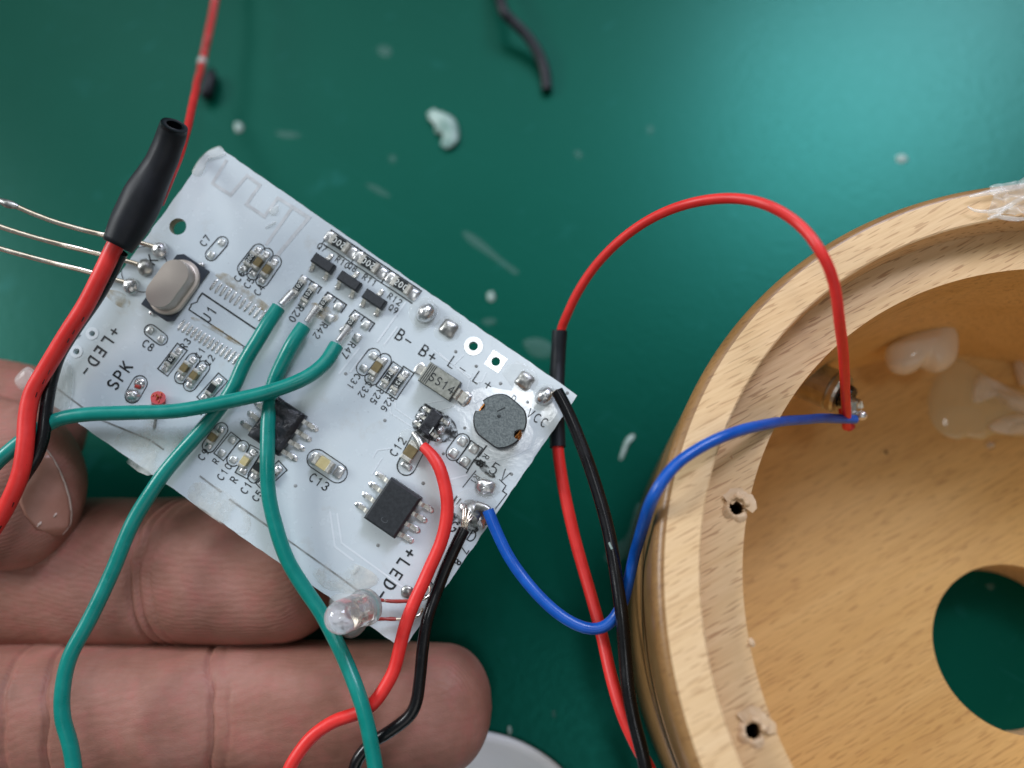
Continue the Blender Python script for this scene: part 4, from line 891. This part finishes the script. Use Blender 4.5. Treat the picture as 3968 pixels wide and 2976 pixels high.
P = W([(435, 141, ('z', .9)), (437, 135, ('z', .9)), (439, 129, ('z', .9))]); MB().add(*tube(P, .068, 14)).ob('white_band', M['flake'], rt, smooth=True)
def table_wire(name, pts, r, label, cat):
    P = spline([tuple(at_z(x * D, y * D, z)) for x, y, z in pts], .05); n = len(P)
    o = MB().add(*tube(P, [r * min(1, .35 + 4 * min(i, n - 1 - i) / n) for i in range(n)], 14, True, .08)).ob(name, M['sleeve'], None, smooth=True)
    o['label'] = label; o['category'] = cat; return o
table_wire('heat_shrink_tube', [(458, 150, .12), (455, 165, .13), (450, 185, .14), (444, 204, .13), (440, 214, .12)], .11, 'short black sleeve lying under the thin red wire', 'sleeve')
P = spline([tuple(at_z(x * D, y * D, z)) for x, y, z in ((1055, -90, .1), (1075, -30, .35), (1087, 22, .42), (1106, 45, .36), (1136, 75, .28), (1160, 110, .2), (1176, 150, .12), (1182, 195, .06))], .05)
o = MB().add(*tube(P, .088, 14, True, .06)).ob('black_wire', M['sleeve'], None, smooth=True); o['label'] = 'loose black wire end lying on the green mat, out of focus'; o['category'] = 'wire'; o['group'] = 'insulated wires'

# ---------------------------------------------------------------- round wooden cup
BC = Vector((4.895, .534, 0)); ZT = 3.44; ZL = 3.132; ZF = 0.67
bowl = empty('wooden_cup', Matrix.Translation(BC), category='wooden cup', label='round beech speaker housing with a stepped rim and a hole in its floor')
def lathe(prof, N=220, close=False, z_noise=0.0):
    v = []; f = []; n = len(prof)
    for r, z in prof:
        for k in range(N): a = 2 * math.pi * k / N; v.append(Vector((r * math.cos(a), r * math.sin(a), z)))
    for i in range(n if close else n - 1):
        j = (i + 1) % n
        for k in range(N): l = (k + 1) % N; f.append((i * N + k, i * N + l, j * N + l, j * N + k))
    return v, f
mb = MB(); ed = [(4.1 - .10 * (1 - math.cos(t)), 3.31 + .13 * math.sin(t)) for t in (0, .35, .7, 1.05, 1.35, 1.5708)]
mb.add(*lathe([(3.98, 0.0), (4.06, .04), (4.09, .12), (4.095, 2.1), (4.075, 2.13), (4.075, 2.17), (4.095, 2.2), (4.095, 2.5), (4.08, 2.53), (4.095, 2.56), (4.10, 3.2)] + ed), 0)
mb.add(*lathe([ed[-1], (3.70, ZT), (3.685, ZT - .012)]), 1); mb.add(*lathe([(3.685, ZT - .012), (3.685, ZL)]), 2)
mb.add(*lathe([(3.256, ZL - .298), (3.254, ZF - .3), (3.98, 0)]), 3)
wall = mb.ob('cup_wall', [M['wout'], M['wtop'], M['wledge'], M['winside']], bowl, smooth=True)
smooth_by_angle(wall)
def plate(name, loops, z, depth, mats, parent, wall_mat=1):
    bm = bmesh.new(); ee = []; ll = []
    for ps in loops:
        vs = [bm.verts.new((x, y, z)) for x, y in ps]; ee += [bm.edges.new((vs[i], vs[(i + 1) % len(vs)])) for i in range(len(vs))]; ll.append(vs)
    bmesh.ops.triangle_fill(bm, use_beauty=True, edges=ee)
    for f_ in list(bm.faces):
        if f_.normal.z < 0: f_.normal_flip()
    for vs in ll[1:]:
        low = [bm.verts.new((v.co.x, v.co.y, z - depth)) for v in vs]; n = len(vs)
        for i in range(n):
            j = (i + 1) % n; f_ = bm.faces.new((vs[i], low[i], low[j], vs[j])); f_.material_index = 2 if len(mats) > 2 and vs is ll[1] else wall_mat
    me = bpy.data.meshes.new(name); bm.to_mesh(me); bm.free()
    for m_ in mats: me.materials.append(m_)
    o = bpy.data.objects.new(name, me); COL.objects.link(o); o.parent = parent; return o
def circ(cx, cy, r, n, jit=0.0, rv=False):
    o = []
    for k in range(n):
        a = 2 * math.pi * k / n; q = r * (1 + jit * (noise.noise(Vector((math.cos(a) * 2 + cx * 7, math.sin(a) * 2, cy)))) * 1.5)
        o.append((cx + q * math.cos(a), cy + q * math.sin(a)))
    return o
SH = [at_z(*b1(603, 318), ZL) - BC, at_z(*b1(688, 1468), ZL) - BC]
plate('inner_ledge', [circ(0, 0, 3.6855, 220), circ(0, 0, 3.257, 200)] + [circ(p.x, p.y, .078, 20, .3) for p in SH], ZL, .3, [M['wledge'], M['hole'], M['winside']], bowl)
FC = Vector((5.24, .185, 0)) - BC
plate('floor_panel', [circ(0, 0, 3.27, 200), circ(FC.x, FC.y, .94, 120)], ZF, .66, [M['winside'], M['wledge']], bowl)
for p in SH:
    mb = MB(); N = 44; v = []; f = []
    for k in range(N):
        a = 2 * math.pi * k / N; d = Vector((math.cos(a), math.sin(a), 0)); g = noise.noise(Vector((d.x * 1.6 + p.x * 5, d.y * 1.6, 2))); g2 = noise.noise(Vector((d.x * 6 + p.x, d.y * 6, 9)))
        lift = max(0.0, .5 + d.y * .5 + g) * .05
        for r, z in ((.066 + .018 * g2, -.05), (.075 + .02 * g2, .012 + lift * .9), (.09 + .02 * g + .015 * rnd(), .008 + lift * (.5 + .6 * rnd())), (.115 + .06 * g + .05 * rnd() * max(0, d.y + .2), .002)):
            v.append(Vector((p.x, p.y, ZL + z)) + d * r)
    for k in range(N):
        for r in range(3): a, b = k * 4 + r, (k + 1) % N * 4 + r; f.append((a, b, b + 1, a + 1))
    mb.add(v, f)
    for k in range(4):
        a = .1 + .6 * k + rnd() * .3; d = Vector((math.cos(a), math.sin(a), 0)); t = Vector((-d.y, d.x, 0)); c_ = Vector((p.x, p.y, ZL + .012)) + d * (.10 + .04 * rnd()); q = []
        for m_ in range(7): an = 2 * math.pi * m_ / 7; q.append(c_ + d * (math.cos(an) * (.05 + .03 * rnd())) + t * (math.sin(an) * (.05 + .05 * rnd())) + Vector((0, 0, .025 * rnd())))
        mb.add(q, [tuple(range(7))])
    so = mb.ob('splintered_fibre', M['splinter'], bowl, smooth=True); so['kind'] = 'stuff'
for pp, s in ((b1(680, 1012), .03), (b1(580, 60), .012), (b1(1372, 35), .02)):
    q = at_z(*pp, ZL if s < .035 and pp[0] < 3200 else ZF) - BC
    MB().add(*dome(q.x, q.y, s, s * 1.5, .02, .4, 8, 3, .5, q.z)).ob('wood_chip', M['splinter' if s != .02 else 'hole'], bowl)

# jack, glue and tape on the cup
J0 = at_z(*b3(420, 955), 1.95); J1 = at_z(*b3(620, 1090), 1.95)
ax = (J1 - J0).normalized(); ax.z = .45; ax.normalize()
jo = empty('metal_socket'); jo.parent = bowl; jo['label'] = 'plated barrel jack screwed through the cup wall'
def lathe_ax(o, ax, prof, N=24):
    e1 = ax.cross(Vector((0, 0, 1))).normalized(); e2 = e1.cross(ax); v = []; f = []
    for r, z in prof:
        for k in range(N): a = 2 * math.pi * k / N; v.append(o + ax * z + e1 * (r * math.cos(a)) + e2 * (r * math.sin(a)))
    for i in range(len(prof) - 1):
        for k in range(N): j = (k + 1) % N; f.append((i * N + k, i * N + j, i * N + N + j, i * N + N + k))
    return v, f
JB = J0 - BC
MB().add(*lathe_ax(JB, ax, [(.0, -.40), (.235, -.40), (.235, -.04), (.215, -.03), (.235, -.01), (.235, .05), (.22, .08), (.15, .085), (.14, .02), (0, .02)])).ob('barrel', M['plated'], jo, smooth=False)
MB().add(*lathe_ax(JB, ax, [(0, .02), (.135, .02), (.135, .14), (.115, .19), (0, .19)], 14)).ob('insulator', M['wblack'], jo)
for b_, e_ in ((b3(540, 1010), b3(620, 1200)), (b3(600, 1060), b3(700, 1150))):
    p0 = at_z(*b_, 2.0) - BC; p1 = at_z(*e_, 2.02) - BC
    MB().add(*tube([p0, (p0 + p1) / 2 + Vector((.02, .0, .05)), p1], .05, 8, True, 0, .35)).ob('solder_tag', M['plated'], jo)
q = at_z(*b3(725, 1232), 2.05) - BC; MB().add(*dome(q.x, q.y, .062, .055, .06, 0, 14, 6, .15, q.z - .02)).ob('solder_blob', M['solder'], jo, smooth=True)
q = at_z(*b3(620, 1210), 2.02) - BC; MB().add(*dome(q.x, q.y, .06, .045, .05, .6, 14, 6, .2, q.z - .02)).ob('solder_blob', M['solderdull'], jo, smooth=True)
q = spline([tuple(at_z(*b3(500, 1150), 1.98) - BC), tuple(at_z(*b3(530, 1290), 1.95) - BC), tuple(at_z(*b3(600, 1385), 1.9) - BC)], .03)
MB().add(*tube(q, .052, 12)).ob('insulation_stub', M['wred2'], jo, smooth=True)
def cpoly(pts, z): return [at_z(*p, z) - BC for p in pts]
v, f = pillow(cpoly([b4(150, 720), b4(250, 640), b4(400, 560), b4(600, 485), b4(720, 480), b4(790, 560), b4(812, 680), b4(790, 820), b4(710, 905), b4(610, 930), b4(490, 880), b4(420, 925), b4(330, 950), b4(220, 925), b4(158, 850)], 1.45), .26, 1.45, 9, .05, .8, 5)
o = MB().add(v, f).ob('glue_drop', M['milky'], bowl, smooth=True); o['label'] = 'milky swollen drop of hot glue on the inner wall'
v, f = pillow(cpoly([b4(620, 940), b4(545, 1150), b4(555, 1340), b4(650, 1480), b4(800, 1545), b4(900, 1530), b4(1050, 1548), b4(1150, 1500), b4(1422, 1520), b4(1700, 1450), b4(1650, 1150), b4(1250, 1050), b4(1010, 900), b4(820, 800), b4(700, 870)], ZF), .09, ZF, 7, .12, 0, 5)
o = MB().add(v, f).ob('glue_drop', M['amber'], bowl, smooth=True); o['label'] = 'wide flat pool of clear amber glue on the cup floor'
for pts, h in (([(935, 1200), (925, 1080), (990, 960), (1150, 1000), (1290, 1080), (1480, 1190), (1560, 1330), (1300, 1290), (1180, 1180), (1060, 1090), (1010, 1210)], .10), ([(1080, 1420), (1250, 1330), (1480, 1320), (1640, 1400), (1480, 1500), (1180, 1490)], .09),
               ([(1190, 740), (1260, 640), (1340, 580), (1500, 560), (1480, 660), (1330, 680), (1250, 790)], .12), ([(1330, 800), (1420, 850), (1450, 1000), (1400, 1060), (1350, 960)], .12), ([(870, 350), (940, 300), (1040, 310), (1030, 360), (940, 370)], .05)):
    v, f = pillow(cpoly([b4(x, y) for x, y in pts], ZF + .07), h, ZF + .07, 6, .5, .4, 4)
    MB().add(v, f).ob('glue_string', M['stringy'], bowl, smooth=True)
q = at_z(*b4(1105, 1600), ZF) - BC; MB().add(*dome(q.x, q.y, .06, .05, .07, 0, 14, 5, .1, ZF)).ob('glue_bead', M['glue'], bowl, smooth=True)
# crumpled clear tape over the rim
def tape(pts, nu, nv, amp, name='clear_tape'):
    A = [at_z(*p, ZT) - BC for p in pts]; v = []; f = []       # quad: four corners
    for i in range(nu + 1):
        for j in range(nv + 1):
            s, t = i / nu, j / nv
            p = (A[0] * (1 - s) + A[1] * s) * (1 - t) + (A[3] * (1 - s) + A[2] * s) * t
            z = .02 + amp * abs(noise.noise(Vector((p.x * 2.2, p.y * 5 + p.x * 1.5, 3)))) + amp * .7 * abs(noise.noise(Vector((p.x * 6, p.y * 9, 8))))
            v.append(p + Vector((.04 * noise.noise(p * 3), .05 * noise.noise(p * 4 + Vector((5, 0, 0))), z)))
    for i in range(nu):
        for j in range(nv): a = i * (nv + 1) + j; f.append((a, a + nv + 1, a + nv + 2, a + 1))
    return MB().add(v, f).ob(name, M['tape'], bowl, smooth=True)
tape([b5(1230, 330), b5(1900, 190), b5(1900, 600), b5(1200, 600)], 44, 26, .16)['label'] = 'crumpled clear tape stuck over the rim'
for pts, r in (([(1065, 475), (1130, 510), (1260, 520), (1400, 490), (1500, 430), (1583, 390), (1700, 330)], .028), ([(1250, 590), (1330, 560), (1400, 575), (1520, 590), (1650, 580)], .03), ([(1080, 385), (1240, 350), (1400, 320), (1583, 275), (1750, 240)], .035), ([(1330, 560), (1400, 500), (1480, 470)], .022)):
    P = spline([tuple(at_z(*b5(x, y), ZT + .06) - BC) for x, y in pts], .05); n = len(P)
    MB().add(*tube(P, [r * (.3 + .7 * math.sin(math.pi * (i + .5) / n)) for i in range(n)], 8, True, .4, .5, (0, 0, 1))).ob('tape_fold', M['tape'], bowl, smooth=True)

# ---------------------------------------------------------------- white dish and scraps on the mat
dc = at_z(1800, 3480, .22); dr = (at_z(1980, 2856, .25) - at_z(1800, 3480, .25)).length
mb = MB(); mb.add(*[(v, f) for v, f in [lathe([(0, 0), (dr * .9, 0), (dr * .985, .05), (dr, .18), (dr * .99, .24), (dr * .965, .25), (dr * .93, .23), (dr * .88, .12), (0, .10)], 120)]][0])
o = mb.ob('white_dish', M['dish'], None, Vector((dc.x, dc.y, .002)), True); o['label'] = 'white plastic dish lying on the mat below the fingertip'; o['category'] = 'dish'
def scrap(pts, h, label, m='flake', name='plastic_scrap', rim=False, cat='scrap'):
    P = [at_z(x * D, y * D, 0) for x, y in pts]; c = sum(P, Vector((0, 0, 0))) / len(P)
    o = MB().add(*pillow([p - c for p in P], h, .003, 5, .5)).ob(name, M[m], None, c, True); o['label'] = label; o['category'] = cat; o['group'] = 'scraps scattered on the mat'; return o
P = spline([tuple(at_z(x * D, y * D, .06)) for x, y in ((930, 240), (940, 252), (958, 262), (975, 280), (972, 300), (958, 316))], .03); n = len(P)
o = MB().add(*tube(P, [.13 * (.35 + .75 * math.sin(math.pi * (i + .4) / n)) for i in range(n)], 12, True, .9, .25, (0, 0, 1))).ob('plastic_scrap', M['curl'], None, smooth=True); o['label'] = 'largest curled white scrap, lying on the open green mat'; o['category'] = 'scrap'; o['group'] = 'scraps scattered on the mat'
scrap([(507, 268), (520, 266), (526, 276), (520, 286), (509, 284)], .05, 'small pale crumb above the glued board corner')
scrap([(596, 286), (620, 284), (648, 290), (640, 298), (612, 298)], .012, 'thin clear sliver just above the board, by the pale crumb', 'film')
scrap([(816, 102), (838, 100), (846, 112), (838, 124), (822, 120)], .015, 'faint clear film scrap nearest the loose black wire', 'film')
scrap([(1795 * .557, 0)] and [(1798 / D, 0)] and [(792, 398), (812, 402), (840, 420), (836, 426), (806, 412)], .012, 'clear streak of film above the small board resistors', 'film')
scrap([(1000, 500), (1030, 512), (1085, 560), (1118, 585), (1110, 592), (1060, 556), (1014, 524)], .010, 'long clear film strip lying between board and red arch', 'film')
scrap([(1053, 634), (1064, 630), (1070, 642), (1064, 652), (1054, 648)], .04, 'round pale crumb close to the long board edge')
scrap([(1130, 738), (1165, 730), (1196, 748), (1190, 775), (1150, 770)], .05, 'cloudy scrap beside the black sleeve and the board edge', 'film')
scrap([(1042, 692), (1065, 688), (1072, 698), (1052, 704)], .02, 'dull scrap midway along the board edge', 'film')
scrap([(1352, 948), (1366, 938), (1371, 945), (1358, 962), (1346, 990), (1338, 992), (1344, 968)], .03, 'curved white sliver on the mat near the wooden cup')
scrap([(1376, 1090), (1398, 1086), (1418, 1110), (1400, 1150), (1380, 1180), (1340, 1212), (1308, 1212), (1312, 1192), (1352, 1160), (1366, 1120)], .02, 'clear jagged film trapped beside the wooden cup', 'film')
scrap([(1096, 1570), (1102, 1568), (1106, 1578), (1102, 1588), (1096, 1584)], .03, 'tiny pale crumb above the white dish')
scrap([(1936, 338), (1950, 334), (1962, 344), (1950, 352), (1938, 350)], .03, 'pinkish crumb alone in the bright patch of mat')
scrap([(1240, 330), (1250, 326), (1258, 336), (1250, 344)], .02, 'faint crumb on the mat above the red arch', 'film')
scrap([(1398, 276), (1408, 272), (1412, 284), (1402, 290)], .02, 'faint crumb beyond the top of the red arch', 'film')
scrap([(841, 338), (852, 336), (856, 348), (846, 352)], .02, 'faint crumb left of the largest curled scrap', 'film')
scrap([(1190, 1540), (1197, 1534), (1202, 1544), (1196, 1552)], .02, 'faint speck between fingertip and red wire', 'film')
q = at_z(3860, 2200, .02)
scrap([(2128, 1264), (2140, 1258), (2150, 1268), (2140, 1276)], .02, 'pale speck seen through the hole in the cup floor', 'film')

# ---------------------------------------------------------------- the hand
def finger(pts, flat, creases=(), N=280, seg=64, tip=.8):
    """pts: (overview x, y, camera depth, half width in cm); returns a closed tube with a rounded tip and palm-side folds."""
    P = spline([tuple(at_t(x * D, y * D, t)) + (r,) for x, y, t, r in pts], 6.0 / N)
    n = len(P); pos = [Vector(p[:3]) for p in P]; R = [p[3] for p in P]
    s = [0.0]
    for i in range(1, n): s.append(s[-1] + (pos[i] - pos[i - 1]).length)
    tot = s[-1]; v = []; f = []
    up0 = BN.copy()
    for i in range(n):
        T = (pos[min(i + 1, n - 1)] - pos[max(i - 1, 0)]).normalized(); up = (up0 - T * up0.dot(T)).normalized(); sd = T.cross(up)
        e = (tot - s[i]) / (R[i] * tip); g = math.sqrt(max(0.0, 1 - max(0, 1 - e) ** 2.2)) if e < 1 else 1.0
        r = max(R[i] * g, .01)
        for k in range(seg):
            a = 2 * math.pi * k / seg; ca, sa = math.cos(a), math.sin(a)
            q = (abs(ca) ** 2.4 + abs(sa) ** 2.4) ** (-1 / 2.4)
            p = pos[i] + up * (ca * q * r * flat) + sd * (sa * q * r); dsp = 0
            if ca > -.2:
                for s0, bend, dep, wd in creases:
                    c_ = tot - s0 - bend * (1 - sa * sa) + .05 * noise.noise(Vector((sa * 3, s0, 1)))
                    x = (s[i] - c_) / wd; dsp -= dep * math.exp(-x * x) * max(0, min(1, ca + .3)); y = (s[i] - c_) / (wd * 5); dsp -= dep * .45 * math.exp(-y * y) * max(0, ca)
            dsp += .022 * noise.noise(p * 1.3)
            v.append(p + (up * ca + sd * sa) * dsp)
    for i in range(n - 1):
        for k in range(seg): j = (k + 1) % seg; f.append((i * seg + k, i * seg + j, i * seg + seg + j, i * seg + seg + k))
    f.append(tuple(range(seg - 1, -1, -1))); f.append(tuple(range((n - 1) * seg, n * seg)))
    return v, f
def mesh_of(name, vf):
    me = bpy.data.meshes.new(name); me.from_pydata([tuple(x) for x in vf[0]], [], vf[1])
    bm = bmesh.new(); bm.from_mesh(me); bmesh.ops.remove_doubles(bm, verts=bm.verts, dist=1e-5); bmesh.ops.recalc_face_normals(bm, faces=bm.faces); bm.to_mesh(me); bm.free()
    return me
fing = [
 finger([(-1000, 1300, 9.9, .85), (-500, 1255, 9.75, .90), (-150, 1246, 9.75, .90), (120, 1236, 9.66, .88), (420, 1232, 9.28, .83), (600, 1236, 9.12, .77), (742, 1240, 9.08, .70)], .92, [(1.98, .10, .05, .028), (1.85, .12, .038, .024), (1.70, .13, .014, .022), (4.4, .1, .04, .035)]),
 finger([(-1000, 1500, 9.5, .8), (-400, 1545, 9.25, .80), (0, 1545, 9.05, .78), (300, 1535, 8.95, .74), (560, 1528, 8.9, .71), (800, 1526, 8.86, .70), (1063, 1528, 8.84, .64)], .95, [(3.05, -.20, .045, .026), (2.90, -.24, .014, .022), (4.75, -.18, .045, .028), (5.15, -.14, .03, .035)]),
 finger([(-1000, 1700, 9.4, .7), (-400, 1790, 9.1, .66), (100, 1800, 8.9, .62), (500, 1795, 8.8, .58), (760, 1795, 8.8, .52)], .95),
 finger([(-1000, 950, 10.0, .85), (-500, 880, 9.95, .80), (-200, 890, 9.8, .78), (20, 915, 9.68, .74), (174, 935, 9.62, .62)], .82),
 finger([(-1100, 1020, 10.0, 1.15), (-600, 930, 9.6, 1.02), (-260, 985, 9.15, .94), (-40, 1035, 8.92, .93), (80, 1072, 8.86, .87), (174, 1092, 8.84, .74)], .58, (), 280, 64, .9),
]
def blobm(c, rx, ry, rz):
    v = []; f = []; A, B = 40, 20
    for i in range(1, B):
        for k in range(A): t, a = math.pi * i / B, 2 * math.pi * k / A; v.append(c + Vector((rx * math.sin(t) * math.cos(a), ry * math.sin(t) * math.sin(a), rz * math.cos(t))))
    v += [c + Vector((0, 0, rz)), c - Vector((0, 0, rz))]
    for i in range(B - 2):
        for k in range(A): j = (k + 1) % A; f.append((i * A + k, i * A + A + k, i * A + A + j, i * A + j))
    for k in range(A): f.append((k, (k + 1) % A, len(v) - 2)); f.append(((B - 2) * A + (k + 1) % A, (B - 2) * A + k, len(v) - 1))
    return v, f
pc = at_t(-1250 * D, 1350 * D, 10.0)
fing.append(blobm(pc, 3.4, 3.9, 1.35))
fing.append(tube([pc + Vector((-1.5, 0, 0)), pc + Vector((-5, -.8, .1)), pc + Vector((-12, -3, .6))], [2.2, 2.5, 3.2], 40))
base = bpy.data.objects.new('hand', mesh_of('hand', fing[0])); COL.objects.link(base)
tmp = []
for vf in fing[1:]:
    o = bpy.data.objects.new('tmp_cutter', mesh_of('tmp_cutter', vf)); COL.objects.link(o); tmp.append(o)
    md = base.modifiers.new('join', 'BOOLEAN'); md.operation = 'UNION'; md.object = o; md.solver = 'MANIFOLD'
dg = bpy.context.evaluated_depsgraph_get(); me = bpy.data.meshes.new_from_object(base.evaluated_get(dg))
base.modifiers.clear(); base.data = me
for o in tmp: bpy.data.objects.remove(o)
me.materials.clear(); me.materials.append(M['skin']); me.polygons.foreach_set('use_smooth', [True] * len(me.polygons))
hand = base; hand.name = 'hand'; hand['label'] = 'bare hand, palm up, holding the board on its fingers'; hand['category'] = 'hand'
print('hand faces', len(me.polygons))
bvh = BVHTree.FromPolygons([v.co.copy() for v in me.vertices], [tuple(p.vertices) for p in me.polygons])
def on_hand(x, y, lift):
    h = bvh.ray_cast(CAM, ray(x * D, y * D).normalized())
    return (h[0] + h[1] * lift, h[1]) if h[0] else (None, None)
def nail():
    edge = [(98, 972), (113, 992), (126, 1016), (138, 1044), (147, 1074), (151, 1104), (148, 1132), (132, 1152)]
    back = [(66, 978), (52, 1000), (44, 1026), (40, 1054), (42, 1084), (54, 1112), (78, 1140), (120, 1156)]
    v = []; f = []; rimv = []; n = 12
    for i, (e, b) in enumerate(zip(edge, back)):
        for k in range(n + 1):
            t = k / n; p, nn = on_hand(b[0] + (e[0] - b[0]) * t, b[1] + (e[1] - b[1]) * t, .004 + .012 * t); v.append(p if p else at_t(e[0] * D, e[1] * D, 9)); 
            if k == n: rimv.append(v[-1])
    for i in range(len(edge) - 1):
        for k in range(n): a = i * (n + 1) + k; f.append((a, a + 1, a + n + 2, a + n + 1))
    o = MB().add(v, f).ob('fingernail', M['nail'], hand, smooth=True); md = o.modifiers.new('thickness', 'SOLIDIFY'); md.thickness = .012
    MB().add(*tube(spline([tuple(p) for p in rimv], .04), .013, 8, True, .2)).ob('nail_rim', M['nailedge'], o, smooth=True)
    for p in ((85, 1130), (118, 1110)):
        q, nn = on_hand(*p, .022)
        if q: MB().add(*dome(0, 0, .028, .018, .006, 1, 10, 3, .8)).ob('skin_flake', M['nailedge'], o, q, True)
nail()
